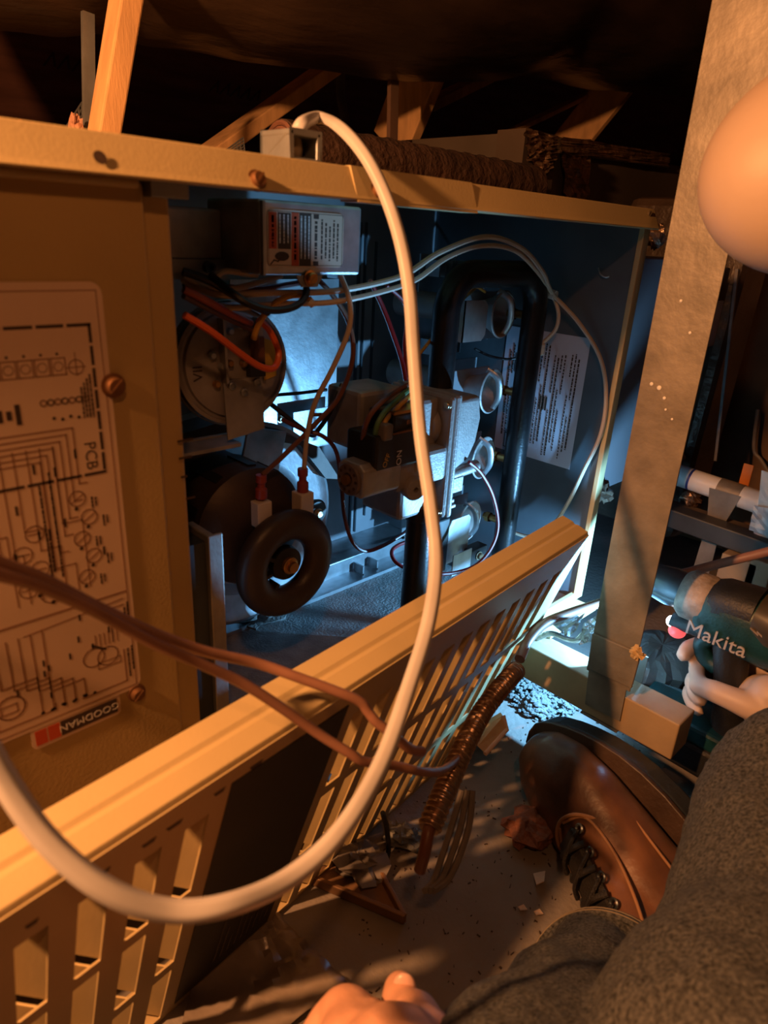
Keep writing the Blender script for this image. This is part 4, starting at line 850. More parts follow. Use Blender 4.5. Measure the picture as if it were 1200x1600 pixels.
# ================================================================== HANGER: bearer and strap
BX0, BX1 = -0.131, -0.096
br = tag(MB().span(BX0, BX1, -0.192, 0.55, -0.042, -0.0005).build('bearer', m_woodb, bevel=0.0015), 'short wooden bearer under the furnace, its end sticking out by the drill', 'beam')
br2 = tag(MB().span(-0.99, -0.95, -0.192, 0.55, -0.042, -0.0005).build('bearer', m_woodb, bevel=0.0015), 'wooden bearer under the far left of the furnace', 'beam')
st_ = thing('hanger_strap', 'wide galvanised hanger strap running from the roof down around the bearer', 'strap', (-0.135, -0.115, -0.045))
xs = -0.1345
ya, yb = PX(1100, 0, xs).y, PX(1190, 0, xs).y
y0t, y1t = -0.083, -0.123; y0b, y1b = -0.094, -0.141
m_strap = mat('weathered galvanised strap', (0.22, 0.19, 0.155), 0.5, 0.3, 0.30, 30, 0.15, 160)
bb = MB(); bb.prism([(xs, y0b, 0.010), (xs, y1b, 0.010), (xs, y1t - 0.012, 0.95), (xs, y0t - 0.001, 0.95)], (0.0016, 0, 0)); bb.build('strap_band', m_strap, st_)
A = PX(925, 990, xs - 0.004); B = PX(1001, 1022, xs - 0.004); Cc = PX(986, 1076, xs - 0.004); D = PX(918, 1044, xs - 0.004)
bb = MB(); bb.prism([A, B, Cc, D], (0.003, 0, 0)); bb.build('folded_end', m_strap, st_, bevel=0.0006)
A = PX(920, 1046, BX0 - 0.0022); B = PX(979, 1074, BX0 - 0.0022); Cc = PX(968, 1127, BX0 - 0.0022); D = PX(914, 1100, BX0 - 0.0022)
bb = MB(); bb.prism([A, B, Cc, D], (0.0016, 0, 0)); bb.span(BX0 - 0.002, BX1 + 0.002, B.y, A.y, -0.0440, -0.0424); bb.span(BX1 + 0.0005, BX1 + 0.002, B.y, A.y, -0.044, 0.03); bb.build('wrap_under', m_strap, st_)
bb = MB(); R5 = random.Random(2)
for (px, py, r) in ((1018, 600, .0016), (1030, 606, .0020), (1038, 622, .0014), (1064, 470, .0012), (1078, 520, .0012), (1050, 655, .001), (1040, 640, .001)):
    q = PX(px, py, xs - 0.0006); bb.ball(q, r, 0.3, 1, 1, None, 8, 6)
bb.build('plaster_speck', m_white, st_)
crumple('debris_flake', 'orange flake stuck on the corner of the folded strap end', PX(996, 1020, xs - 0.006), 0.003, 0.006, 0.006, m_tan, 'debris', 11, 0.5)

# torn foil and pale scraps by the base corner
bb = MB(); foil_t = thing('foil_scrap', 'torn bright foil scraps on the bearer beside the base corner', 'foil', PZ(905, 985, 0.003))
foil('foil_piece', [PX(862, 975, -0.11), PX(895, 955, -0.10), PX(905, 965, -0.10), PX(880, 990, -0.11)], 0.001, 21, foil_t, m_foilb, 0.0015, 5, 5)
foil('foil_piece', [PX(910, 975, -0.115), PX(935, 960, -0.115), PX(932, 1000, -0.118), PX(905, 1008, -0.118)], 0.001, 22, foil_t, m_foilb, 0.0020, 5, 5)
foil('foil_piece', [PX(880, 982, -0.112), PX(914, 958, -0.105), PX(900, 985, -0.108), PX(884, 1000, -0.11)], 0.001, 23, foil_t, m_foilb, 0.0012, 5, 4)
wire('wire', 'stiff pale wire bent beside the foil scraps', [PX(835, 1000, -0.112), PX(860, 990, -0.112), PX(885, 998, -0.112), PX(902, 1000, -0.112), PX(914, 990, -0.112), PX(935, 986, -0.112)], 0.0032, m_foilb)

# ================================================================== BEYOND THE RIGHT END
cl = thing('coil_cabinet', 'grey sheet metal coil cabinet beyond the right end of the furnace', 'cabinet', (0.18, 0.2, 0.11))
bb = MB(); bb.span(0.014, 0.335, 0.045, 0.62, 0.108, 0.40); bb.build('case', mat('violet grey sheet', (0.20, 0.19, 0.20), 0.5, 0.3, 0.12, 6), cl, bevel=0.002)
bb = MB(); bb.span(0.075, 0.095, 0.0435, 0.0452, 0.388, 0.397); bb.build('white_tag', m_white, cl)
q0 = PY(1098, 472, 0.043); q1 = PY(1115, 540, 0.043)
bb = MB(); bb.span(q0.x - 0.01, q1.x - 0.002, 0.0425, 0.0452, q1.z, q0.z); bb.build('pale_sticker', mat('dim sticker', (0.35, 0.24, 0.20), 0.6), cl)
tag(MB().tube([V((0.006, 0.35, 0.42 + 0.0)), V((0.35, 0.35, 0.42))], 0.018, 14).build('copper_line', m_wrap, smooth=True), 'dark wrapped refrigerant line above the coil cabinet', 'pipe')
crumple('foil_wad', 'orange lit foil wad in the gap above the coil cabinet', PY(1022, 368, 0.06), 0.014, 0.012, 0.014, m_foil, 'foil', 31, 0.35)
crumple('foil_wad', 'dark crumpled foil at the lower left corner of the coil cabinet', PY(942, 770, 0.04), 0.018, 0.012, 0.012, m_foil, 'foil', 32, 0.35)
crumple('foil_wad', 'crumpled foil by the lower right corner of the coil cabinet', PY(1057, 708, 0.05), 0.014, 0.012, 0.022, m_foil, 'foil', 33, 0.35)
crumple('foil_wad', 'crumpled foil hanging under the white pipe', PX(1080, 778, 0.31), 0.012, 0.014, 0.010, m_foil, 'foil', 34, 0.35)
# dark wrapped duct and brown board at far right
dk = thing('wrapped_duct', 'tall dark plastic wrapped duct at the right behind the strap', 'duct', (0.45, 0.10, 0.0))
bb = MB(); bb.obox((0.435, 0.13, 0.22), (0.055, 0.0, -0.006), (0.0, 0.10, 0.0), (0.018, 0, 0.26)); bb.build('wrap', m_flex, dk, bevel=0.015)
bb = MB(); bb.bar(PX(1152, 420, 0.385), PX(1118, 720, 0.375), 0.004, 0.004); bb.build('seam', m_greyd, dk)
bd = tag(MB().obox((0.62, 0.02, 0.25), (0.03, 0.0, 0), (0, 0.10, 0.0), (0.0, 0, 0.36)).build('insulation_board', mat('brown insulation facing', (0.14, 0.075, 0.035), 0.7, 0, 0.4, 10, 0.6, 30)), 'brown faced insulation board at the right edge of the view', 'insulation')
bb = MB(); bb.tube(spline([PX(1184, 640, 0.55), PX(1178, 700, 0.55), PX(1190, 720, 0.55), PX(1215, 760, 0.55)]), 0.003, 8); tag(bb.build('drain_line', m_greyd, smooth=True), 'thin dark line hanging at the right edge above the white pipe', 'cable')
# pvc pipe along Y
XPV = 0.30
pv = thing('pvc_pipe', 'white plastic drain pipe with a blue band at right', 'pipe', PX(1110, 765, XPV))
a = PX(1000, 722, XPV); b2 = PX(1230, 800, XPV); d_ = (b2 - a)
bb = MB(); bb.cyl(a, b2, 0.0160, None, 28); bb.build('pipe', m_pvc, pv, True)
bb = MB(); k = 0.375; bb.cyl(a + d_ * k, a + d_ * (k + 0.016), 0.01635, None, 28); bb.build('blue_band', m_blue, pv, True)
bb = MB(); k = 0.57; bb.cyl(a + d_ * k, a + d_ * (k + 0.15), 0.0168, None, 28); tb = bb.build('tape_wrap', m_strap, pv, True)
bb = MB(); c1 = a + d_ * 0.645; bb.prism([c1 + V((-0.017, 0.024, 0.004)), c1 + V((-0.017, -0.020, 0.004)), c1 + V((-0.014, -0.004, -0.055)), c1 + V((-0.012, -0.004, -0.13)), c1 + V((-0.012, 0.020, -0.13)), c1 + V((-0.014, 0.016, -0.05))], (0.0012, 0, 0)); bb.build('tape_tail', m_strap, tb)
tag(MB().obox(PX(1166, 742, 0.33), V((0.001, 0, 0)), V((0, 0.007, 0)), V((0, 0, 0.016))).build('orange_tag', mat('orange tag', (0.55, 0.16, 0.02), 0.5), bevel=0.004), 'small orange tag standing behind the white pipe', 'tag')
m_tape = mat('grey foil tape', (0.36, 0.38, 0.40), 0.45, 0.4, 0.15, 30, 0.2, 120)
fb = thing('foil_joint', 'bright foil wrapped pipe joint at the right edge', 'pipe fitting', PX(1195, 810, 0.26))
foil('foil_wrap', [PX(1190, 735, 0.262), PX(1240, 750, 0.262), PX(1230, 800, 0.262), PX(1184, 795, 0.262)], 0.002, 41, fb, m_tape, 0.0004, 6, 6)
foil('foil_wrap', [PX(1178, 790, 0.258), PX(1240, 800, 0.258), PX(1240, 850, 0.258), PX(1170, 828, 0.258)], 0.002, 42, fb, m_tape, 0.0011, 8, 6)
bb = MB(); bb.obox(PX(1215, 800, 0.285), V((0.016, 0, 0)), V((0, 0.022, 0.0)), V((0, 0, 0.04))); bb.build('joint_body', m_pvc, fb, bevel=0.01)
# dark rail and blocks under the pipe
dr = tag(MB().bar(PX(1000, 788, 0.27), PX(1240, 872, 0.27), 0.03, 0.028).build('support_rail', mat('dark painted rail', (0.05, 0.05, 0.05), 0.5, 0.2, 0.3, 20), bevel=0.002), 'dark rail running under the white pipe at right', 'rail')
rl2 = tag(MB().bar(PX(1000, 776, 0.30), PX(1240, 856, 0.30), 0.02, 0.016).build('support_rail', mat('brown rail', (0.13, 0.10, 0.08), 0.6, 0.1, 0.3, 20)), 'dim brown rail just above the dark one', 'rail')
for (px, py, w, h, lbl) in ((1150, 880, 0.03, 0.07, 'upright lumber block under the dark rail'), (1185, 885, 0.018, 0.06, 'small orange lit lumber block at the right edge')):
    q = PX(px, py, 0.25); tag(MB().span(q.x - 0.01, q.x + 0.02, q.y - w, q.y + w * 0.6, FLOOR, q.z + 0.012).build('lumber_block', m_woodb, bevel=0.002), lbl, 'block')
# pale crumpled plastic on the floor beyond the bearer
crumple('plastic_bag', 'crumpled dim plastic bag on the floor behind the bearer', PZ(1030, 1030, FLOOR + 0.02), 0.06, 0.05, 0.025, mat('pale plastic bag', (0.30, 0.27, 0.25), 0.35, 0, 0.3, 20, 0.8, 60), 'bag', 51, 0.13, 30)

# ================================================================== CONDUIT, FLOOR CLUTTER
fc = thing('flexible_conduit', 'ribbed metal flexible conduit standing in front of the louvred door', 'conduit', PZ(672, 1300, FLOOR))
cp = spline([PD(806, 1048, .66), PD(797, 1058, .64), PD(778, 1080, .62), PD(752, 1115, .60), PD(728, 1160, .575), PD(706, 1210, .555), PD(688, 1252, .54), PD(670, 1296, .53)], 40)
L = 0; rr2 = []
for i, q in enumerate(cp):
    if i: L += (cp[i] - cp[i - 1]).length
    rr2.append(0.0080 + 0.0010 * math.sin(2 * PI * L / 0.0048))
bb = MB(); bb.tube(cp, rr2, 18); bb.build('armour', m_copper, fc, True)
bb = MB(); bb.tube(spline([PD(672, 1290, .53), PD(668, 1306, .528), PD(664, 1330, .53), PD(656, 1360, .54)]), 0.0045, 10); bb.build('cable_end', m_wbrn, fc, True)
for k, (dx, lb) in enumerate(((0, 'leftmost'), (14, 'middle'), (27, 'rightmost'))):
    wire('grey_cable', f'{lb} of three dusty grey cables hanging behind the conduit end', [PD(722 + dx * .6, 1235, .60), PD(706 + dx, 1290, .60), PD(690 + dx, 1340, .60), PD(678 + dx * .8, 1375, .60), PD(664 + dx * .5, 1392, .585)], 0.0026, m_greyd, 'cable', 'grey cables behind the conduit')
wire('grey_cable', 'thin dark cable loop beside the white insulation tuft', [PZ(598, 1270, FLOOR + 0.06), PZ(605, 1300, FLOOR + 0.03), PZ(606, 1335, FLOOR + 0.006), PZ(592, 1365, FLOOR + 0.004), PZ(575, 1368, FLOOR + 0.004)], 0.0024, m_wblk, 'cable')
crumple('insulation_tuft', 'small white insulation tuft on the floor under the door', PZ(630, 1305, FLOOR + 0.012), 0.012, 0.018, 0.010, m_insul, 'insulation', 61, 0.5)
crumple('insulation_tuft', 'grey blue tuft by the lower edge of the louvred door', PZ(560, 1345, FLOOR + 0.012), 0.020, 0.022, 0.010, m_greyd, 'insulation', 66, 0.5)
for k, (px, py, s, lb) in enumerate(((825, 1080, .035, 'fluffy white loose insulation beside the conduit top'), (870, 1095, .030, 'fluffy white loose insulation under the bearer'), (838, 1105, .022, 'small fluff of white insulation in front of the boot toe'))):
    q = PZ(px, py, FLOOR + 0.004); rf = random.Random(70 + k); fl_ = MB()
    for i in range(420):
        a = rf.uniform(0, 2 * PI); d = math.sqrt(rf.random()) * rf.uniform(0.7, 1.15); r = rf.uniform(0.0010, 0.0034) * (1.2 - 0.5 * min(d, 1))
        fl_.ball(q + V((math.cos(a) * d * s, math.sin(a) * d * s * 0.9, max(0.0, 1 - d * d) * 0.018 * rf.random())), r, rf.uniform(0.7, 2.2), rf.uniform(0.7, 2.2), 0.8, None, 6, 4)
    o = fl_.build('loose_insulation', m_insul, smooth=True); tag(o, lb, 'insulation'); o['kind'] = 'stuff'
crumple('insulation_clump', 'red brown insulation clump on the floor left of the boot', PZ(826, 1292, FLOOR + 0.012), 0.024, 0.022, 0.012, m_scrap, 'insulation', 80, 0.22, 20)
# tan carton scrap behind the conduit
q = PZ(768, 1140, FLOOR + 0.02)
cs = thing('carton_scrap', 'folded tan carton scrap with pale rim behind the conduit', 'carton', q)
pa = [PD(745, 1165, .66), PD(758, 1178, .66), PD(792, 1140, .68), PD(786, 1118, .68), PD(768, 1128, .68)]
bb = MB(); bb.prism(pa, RF * 0.012); bb.build('flap', m_tan, cs, bevel=0.001)
bb = MB(); bb.tube([pa[1], pa[2], pa[3]], 0.0022, 8); bb.build('rim', m_paper, cs, True)
tag(MB().prism([PZ(833, 1366, FLOOR + .001), PZ(852, 1362, FLOOR + .001), PZ(850, 1378, FLOOR + .010), PZ(838, 1384, FLOOR + .006)], (0, 0, 0.0012)).build('paper_scrap', m_paper), 'curled white paper scrap on the floor left of the laces', 'paper')
for k, (px, py, lb) in enumerate(((840, 1425, 'pale torn flake beside the trouser cuff'), (815, 1418, 'tiny pale flake between the light patches'))):
    tag(MB().prism([PZ(px - 6, py, FLOOR + .001), PZ(px + 3, py - 4, FLOOR + .002), PZ(px + 9, py + 4, FLOOR + .001), PZ(px - 2, py + 5, FLOOR + .003)], (0, 0, 0.001)).build('paper_flake', m_paper), lb, 'paper')
# bits of dirt: one joined layer, nobody could count it
bb = MB(); R6 = random.Random(8)
for i in range(420):
    px, py = R6.uniform(560, 1050), R6.uniform(1100, 1590); q = PZ(px, py, FLOOR + 0.0006); s = R6.uniform(0.0002, 0.0007); a = R6.uniform(0, PI)
    bb.obox(q, V((math.cos(a), math.sin(a), 0)) * s * R6.uniform(1, 3.5), V((-math.sin(a), math.cos(a), 0)) * s * 0.6, V((0, 0, 0.0006)))
o = bb.build('floor_dirt', m_ink); o['kind'] = 'stuff'; o['label'] = 'scattered dark dirt specks on the floor'; o['category'] = 'dirt'
# sheet metal pan corner on the floor
pn = thing('metal_pan', 'rusty sheet metal pan corner lying on the floor under the louvred door', 'pan', PZ(560, 1390, FLOOR))
c0 = PZ(632, 1440, FLOOR + .004); c1 = PZ(585, 1352, FLOOR + .004); c2 = PZ(400, 1340, FLOOR + .004); c3 = PZ(470, 1290, FLOOR + .004)
m_pan = mat('rusty pan', (0.22, 0.12, 0.06), 0.55, 0.4, 0.4, 14, 0.2, 100)
bb = MB(); bb.prism([c0, c1, c3, c2], (0, 0, -0.0025)); bb.build('sheet', m_pan, pn)
bb = MB(); bb.bar(c0 + V((0, 0, .003)), c1 + V((0, 0, .003)), 0.004, 0.010, (c2 - c0)); bb.build('rim', m_pan, pn, bevel=0.001)
bb = MB(); bb.bar(c0 + V((0, 0, .003)), c2 + V((0, 0, .003)), 0.004, 0.010, (c1 - c0)); bb.build('rim', m_pan, pn, bevel=0.001)
# plastic sheet on the floor bottom left
bb = MB(); R7 = random.Random(4); nx, ny = 16, 14
a, b2, c_, d_ = PZ(150, 1460, FLOOR), PZ(425, 1425, FLOOR), PZ(560, 1600, FLOOR), PZ(500, 1900, FLOOR)
a = PZ(120, 1700, FLOOR); corners = [PZ(330, 1430, FLOOR), PZ(430, 1430, FLOOR), PZ(545, 1545, FLOOR), PZ(250, 1750, FLOOR)]
A_, B_, C_, D_ = corners[0], corners[1], corners[2], corners[3]; vs = []
for j in range(ny + 1):
    for i in range(nx + 1):
        u, v = i / nx, j / ny; vs.append(A_.lerp(B_, u).lerp(D_.lerp(C_, u), v) + V((0, 0, 0.002 + R7.random() * 0.006)))
fs = [(j * (nx + 1) + i, j * (nx + 1) + i + 1, (j + 1) * (nx + 1) + i + 1, (j + 1) * (nx + 1) + i) for j in range(ny) for i in range(nx)]
bb.add(vs, fs); o = bb.build('plastic_sheet', m_film, smooth=True); s_ = o.modifiers.new('th', 'SOLIDIFY'); s_.thickness = 0.0006
tag(o, 'wrinkled cloudy plastic sheet on the floor at bottom left', 'sheet')

# ================================================================== DRILL
dl_led = CAM + ray(1042, 968) * ((-0.13 - CAM.y) / ray(1042, 968).y)
dr_x = V((-0.05, 1.0, 0.035)).normalized(); dr_s = V((-1, -0.05, 0.0)); dr_s = (dr_s - dr_x * dr_s.dot(dr_x)).normalized(); dr_z = dr_s.cross(dr_x)
if dr_z.z < 0: dr_z = -dr_z
ORG = dl_led - dr_x * 0.008 + dr_z * 0.030 - dr_s * 0.004
def q3(x, y, z): return ORG + dr_x * x + dr_s * y + dr_z * z    # x to the nose, y to the camera side, z up
dr_t = thing('cordless_drill', 'dark teal cordless drill with silver lettering and lit lamp', 'drill', q3(-0.05, 0, -0.175))
def loft(sections, seg=20, p=2.6):
    b_ = MB(); vs = []
    for (x, cy, cz, ry, rz) in sections:
        for k in range(seg):
            a = 2 * PI * k / seg; c_, s_ = math.cos(a), math.sin(a)
            vs.append(q3(x, cy + ry * math.copysign(abs(c_) ** (2 / p), c_), cz + rz * math.copysign(abs(s_) ** (2 / p), s_)))
    n = len(sections); fs = [(i * seg + k, i * seg + (k + 1) % seg, (i + 1) * seg + (k + 1) % seg, (i + 1) * seg + k) for i in range(n - 1) for k in range(seg)] + [tuple(range(seg)), tuple(range((n - 1) * seg, n * seg))]
    return b_.add(vs, fs)
loft([(-0.130, 0, 0.000, 0.022, 0.024), (-0.123, 0, 0.0, 0.029, 0.031), (-0.085, 0, 0.0, 0.031, 0.034), (-0.05, 0, 0.0, 0.029, 0.032), (-0.03, 0, 0.0, 0.027, 0.030), (-0.02, 0, 0.001, 0.024, 0.026)]).build('motor_housing', m_teal, dr_t, True)
loft([(-0.128, 0.0, 0.006, 0.026, 0.026), (-0.120, 0, 0.010, 0.033, 0.027), (-0.085, 0, 0.012, 0.0335, 0.025), (-0.070, 0, 0.016, 0.030, 0.018)]).build('rear_grip_shell', mat('olive grey rubber', (0.055, 0.045, 0.03), 0.45, 0, 0.3, 40), dr_t, True)
loft([(-0.068, 0, 0.012, 0.0285, 0.025), (-0.035, 0, 0.010, 0.027, 0.024), (-0.026, 0, 0.006, 0.024, 0.024)]).build('gear_shell', m_toolb, dr_t, True)
loft([(-0.028, 0, 0.006, 0.024, 0.024), (-0.024, 0, 0.006, 0.0260, 0.0260), (-0.004, 0, 0.006, 0.0255, 0.0255), (0.002, 0, 0.006, 0.021, 0.021)], 24, 2.0).build('torque_collar', m_tooldust, dr_t, True)
loft([(0.0, 0, 0.006, 0.019, 0.019), (0.014, 0, 0.006, 0.020, 0.020), (0.034, 0, 0.006, 0.017, 0.017), (0.040, 0, 0.006, 0.008, 0.008)], 24, 2.0).build('chuck', mat('steel chuck', (0.10, 0.11, 0.12), 0.3, 0.7, 0.2, 40), dr_t, True)
bb = MB(); bb.tube([q3(0.028, 0, 0.006), q3(0.065, 0, 0.006)], 0.0032, 6); bb.build('driver_bit', m_galv, dr_t)
bb = MB(); bb.tube([q3(-0.055, 0, -0.022), q3(-0.062, 0, -0.055), q3(-0.070, 0, -0.085), q3(-0.078, 0, -0.118)], [0.021, 0.0185, 0.0185, 0.021], 18, 0.85); bb.build('handle', m_toolb, dr_t, True)
bb = MB(); bb.tube(spline([q3(-0.036, 0, -0.030), q3(-0.030, 0, -0.042), q3(-0.038, 0, -0.056), q3(-0.050, 0, -0.060)]), 0.0085, 12); bb.build('trigger', m_teal, dr_t, True)
loft([(-0.035, 0, -0.022, 0.016, 0.010), (-0.010, 0, -0.026, 0.012, 0.009), (0.004, 0, -0.028, 0.010, 0.007)]).build('lamp_nose', m_toolb, dr_t, True)
bb = MB(); bb.prism([q3(-0.030, 0.030, -0.118), q3(0.010, 0.024, -0.122), q3(0.010, -0.024, -0.122), q3(-0.030, -0.030, -0.118), q3(-0.118, -0.032, -0.118), q3(-0.118, 0.032, -0.118)], -dr_z * 0.020); bb.build('battery_shoe', m_teal, dr_t, bevel=0.004)
bb = MB(); bb.prism([q3(0.004, 0.028, -0.138), q3(0.004, -0.028, -0.138), q3(-0.112, -0.033, -0.138), q3(-0.112, 0.033, -0.138)], -dr_z * 0.036); bat = bb.build('battery', m_toolb, dr_t, bevel=0.005)
bb = MB(); bb.prism([q3(-0.035, 0.0325, -0.120), q3(0.004, 0.0265, -0.124), q3(0.004, 0.0262, -0.134), q3(-0.035, 0.0322, -0.134)], dr_s * 0.0006); bb.build('battery_label', m_dark, bat)
for k in range(3):
    bb = MB(); bb.obox(q3(-0.104, 0.0325, 0.004 - k * 0.006), dr_x * 0.006, dr_z * 0.0016, dr_s * 0.0012); bb.build('vent_slot', m_tooldust, dr_t)
for k in range(3):
    bb = MB(); bb.obox(q3(-0.075 - k * 0.006, 0.0315, 0.010 - k * 0.001), (dr_x + dr_z * 0.5) * 0.004, dr_z * 0.0008, dr_s * 0.0008); bb.build('vent_slot', m_tooldust, dr_t)
text('Makita', 0.0215, m_silver, q3(-0.046, 0.0304, -0.014), -dr_x, dr_z, dr_t, depth=0.0008)
# lamp: clear lens, lit diode and the light itself
m_led = mat('lit diode', (1.0, 0.95, 0.92), 0.3, emit=14.0, var=0)
bb = MB(); bb.ball(q3(0.0025, 0.003, -0.0300), 0.0062); bb.build('lamp_diode', m_led, dr_t, True)
m_lens = mat('red lamp bezel', (0.9, 0.10, 0.10), 0.3, emit=1.1, var=0)
bb = MB(); bb.ball(q3(-0.005, 0.005, -0.0370), 0.0098, 0.9, 0.9, 0.75); bb.build('lamp_bezel', m_lens, dr_t, True, label='glowing red lamp bezel')
ld_ = bpy.data.lights.new('drill_lamp', 'SPOT'); ld_.energy = LED_W; ld_.color = LED_COL; ld_.spot_size = math.radians(174); ld_.spot_blend = 0.45; ld_.shadow_soft_size = 0.004
lo_ = bpy.data.objects.new('drill_lamp', ld_); COL.objects.link(lo_)
lo_.location = q3(0.0110, 0.001, -0.0310)
aim = (V((-0.17, 0.25, 0.05)) - lo_.location).normalized(); lo_.rotation_euler = aim.to_track_quat('-Z', 'Y').to_euler()

# ================================================================== PEOPLE
def fuse(name, mb, m, parent, voxel, smooth=4, label=None):
    o = mb.build(name, m, parent, True, label=label)
    r = o.modifiers.new('remesh', 'REMESH'); r.mode = 'VOXEL'; r.voxel_size = voxel; r.use_smooth_shade = True
    s = o.modifiers.new('smooth', 'SMOOTH'); s.iterations = smooth; s.factor = 0.5
    return o
def limb(mb, pts, rads, seg=16, n=5, flat=1.0):
    sp = spline(pts, n); rs = []
    for i in range(len(sp)):
        t = i / n; k = min(int(t), len(rads) - 2); u = t - k; u = u * u * (3 - 2 * u); rs.append(rads[k] + (rads[k + 1] - rads[k]) * u)
    mb.tube(sp, rs, seg, flat); mb.ball(sp[0], rs[0] * 0.99, 1, 1, 1, None, 12, 8); mb.ball(sp[-1], rs[-1] * 0.99, 1, 1, 1, None, 12, 8)

# positions
pelvis = V((-0.42, -0.62, FLOOR + 0.12))
head = PD(1238, 256, 0.55) + RX * 0.032
kneeR = PD(1246, 1245, 0.60)
ankR = PD(1330, 1330, 0.86); ankR.z = FLOOR + 0.085
ankL = PD(955, 1562, 0.64); kneeL = PD(800, 1850, 0.42)
shR = V((0.04, -0.38, 0.33)); shL = V((-0.22, -0.52, 0.35)); chest = V((-0.20, -0.55, 0.19)); neck = V((-0.10, -0.345, 0.405))
pe = thing('person', 'person in dark jeans and brown boots crouched at right holding the drill', 'person', pelvis - V((0, 0, 0.12)))
body = MB()
# right hand on the drill handle
hc = q3(-0.064, 0, -0.068)
wrist = q3(-0.150, 0.010, -0.085); elbow = V((0.02, -0.52, 0.06))
limb(body, [shR, (shR + elbow) / 2 + V((0.02, 0, 0)), elbow, (elbow + wrist) / 2, wrist], [0.055, 0.05, 0.043, 0.038, 0.027], 16)
limb(body, [wrist, q3(-0.120, 0.008, -0.078), q3(-0.098, 0.004, -0.070)], [0.027, 0.030, 0.026], 16)
limb(body, [q3(-0.104, 0.016, -0.055), q3(-0.104, -0.012, -0.090)], [0.021, 0.019], 14)
# thumb along the near side of the handle
limb(body, [q3(-0.120, 0.022, -0.072), q3(-0.095, 0.031, -0.066), q3(-0.066, 0.033, -0.066), q3(-0.044, 0.029, -0.071)], [0.018, 0.0135, 0.0115, 0.0095], 12)
# fingers wrap from the far side round the front, tips back to the near side
for k, (z, ext_) in enumerate(((-0.046, 0.0), (-0.068, 0.002), (-0.086, 0.0), (-0.102, -0.004))):
    r0 = [0.0088, 0.0092, 0.0088, 0.0078][k]
    if k == 0: ptsf = [q3(-0.098, -0.018, -0.052), q3(-0.068, -0.030, -0.048), q3(-0.036, -0.022, -0.048), q3(-0.020, -0.002, -0.052), q3(-0.019, 0.012, -0.056)]
    else: ptsf = [q3(-0.100, -0.018, z + 0.004), q3(-0.074, -0.033, z), q3(-0.044, -0.026, z), q3(-0.032, -0.004, z), q3(-0.040, 0.018 + ext_, z - 0.001), q3(-0.050, 0.026 + ext_, z - 0.001)]
    limb(body, ptsf, [r0 * 1.15, r0 * 1.08, r0, r0 * 0.95, r0 * 0.85, r0 * 0.8][:len(ptsf)], 10)
# left arm resting back, out of view
elL = V((-0.34, -0.80, 0.14)); haL = V((-0.40, -1.00, FLOOR + 0.03))
limb(body, [shL, elL, haL], [0.055, 0.043, 0.027], 14)
limb(body, [haL, haL + V((0.0, -0.06, -0.008))], [0.024, 0.022], 12)
for k in range(5):
    a = -0.5 + k * 0.25; limb(body, [haL + V((0, -0.05, -0.012)), haL + V((math.sin(a) * 0.05, -0.05 - math.cos(a) * 0.04, -0.014)), haL + V((math.sin(a) * 0.09, -0.05 - math.cos(a) * (0.075 - 0.02 * (k == 4)), -0.019))], [0.011, 0.009, 0.007], 8)
# torso, neck, head looking down at the work
limb(body, [pelvis, (pelvis + chest) / 2, chest, (shR + shL) / 2 + V((0, 0.03, 0.03))], [0.145, 0.135, 0.14, 0.10], 20)
limb(body, [shL, shR], [0.07, 0.07], 16)
limb(body, [(shR + shL) / 2 + V((0.03, 0.04, 0.05)), neck, head + RX * 0.060 + RD * 0.01], [0.070, 0.056, 0.050], 16)
face = (RD * 0.96 + RX * 0.2 + RF * 0.18).normalized()                      # the way the face looks
crown = -RX; crown = (crown - face * crown.dot(face)).normalized(); sidev = face.cross(crown)
Hm = Matrix((sidev, face, crown)).transposed()
HS = 0.80
def hd(x, y, z): return head + Hm @ V((x * HS, y * HS, z * HS))
body.ball(head, 0.0690, 0.90, 1.0, 1.28, Hm, 32, 24)
body.ball(hd(0, 0.040, -0.060), 0.070 * HS, 0.86, 0.85, 0.95, Hm, 24, 16)
body.ball(hd(0, 0.07, -0.10), 0.030 * HS, 1, 0.8, 0.7, Hm)
limb(body, [hd(0, 0.090, -0.005), hd(0, 0.114, -0.042)], [0.009 * HS, 0.014 * HS], 10)
limb(body, [hd(-0.02, 0.094, -0.074), hd(0.02, 0.094, -0.074)], [0.007 * HS, 0.007 * HS], 8)
for s in (-1, 1):
    body.ball(hd(0.088 * s, 0.002, -0.040), 0.030 * HS, 0.28, 0.65, 1.0, Hm); limb(body, [hd(0.05 * s, 0.082, 0.012), hd(0.015 * s, 0.092, 0.012)], [0.007 * HS, 0.008 * HS], 8)
skin = fuse('body', body, m_skin2, pe, 0.0032, 3, 'bald head, face, arms and hand')
for s in (-1, 1):
    bb = MB(); bb.ball(hd(0.031 * s, 0.083, -0.012), 0.012 * HS); bb.build('eye', m_white, skin, True)
# thumb nail
bb = MB(); bb.ball(q3(-0.046, 0.0375, -0.070), 0.0062, 1, 1, 1, None, 14, 8); 
# shirt over the torso (outside the view)
sh_ = MB()
limb(sh_, [pelvis + V((0, 0, 0.02)), (pelvis + chest) / 2, chest, (shR + shL) / 2 + V((0, 0.02, 0.0))], [0.158, 0.150, 0.154, 0.115], 20); limb(sh_, [shL, shR], [0.082, 0.082], 16)
limb(sh_, [shR, (shR + elbow) / 2 + V((0.02, 0, 0))], [0.072, 0.066], 14); limb(sh_, [shL, (shL + elL) / 2], [0.072, 0.066], 14)
fuse('shirt', sh_, mat('dark shirt', (0.03, 0.035, 0.045), 0.8), pe, 0.008, 4)
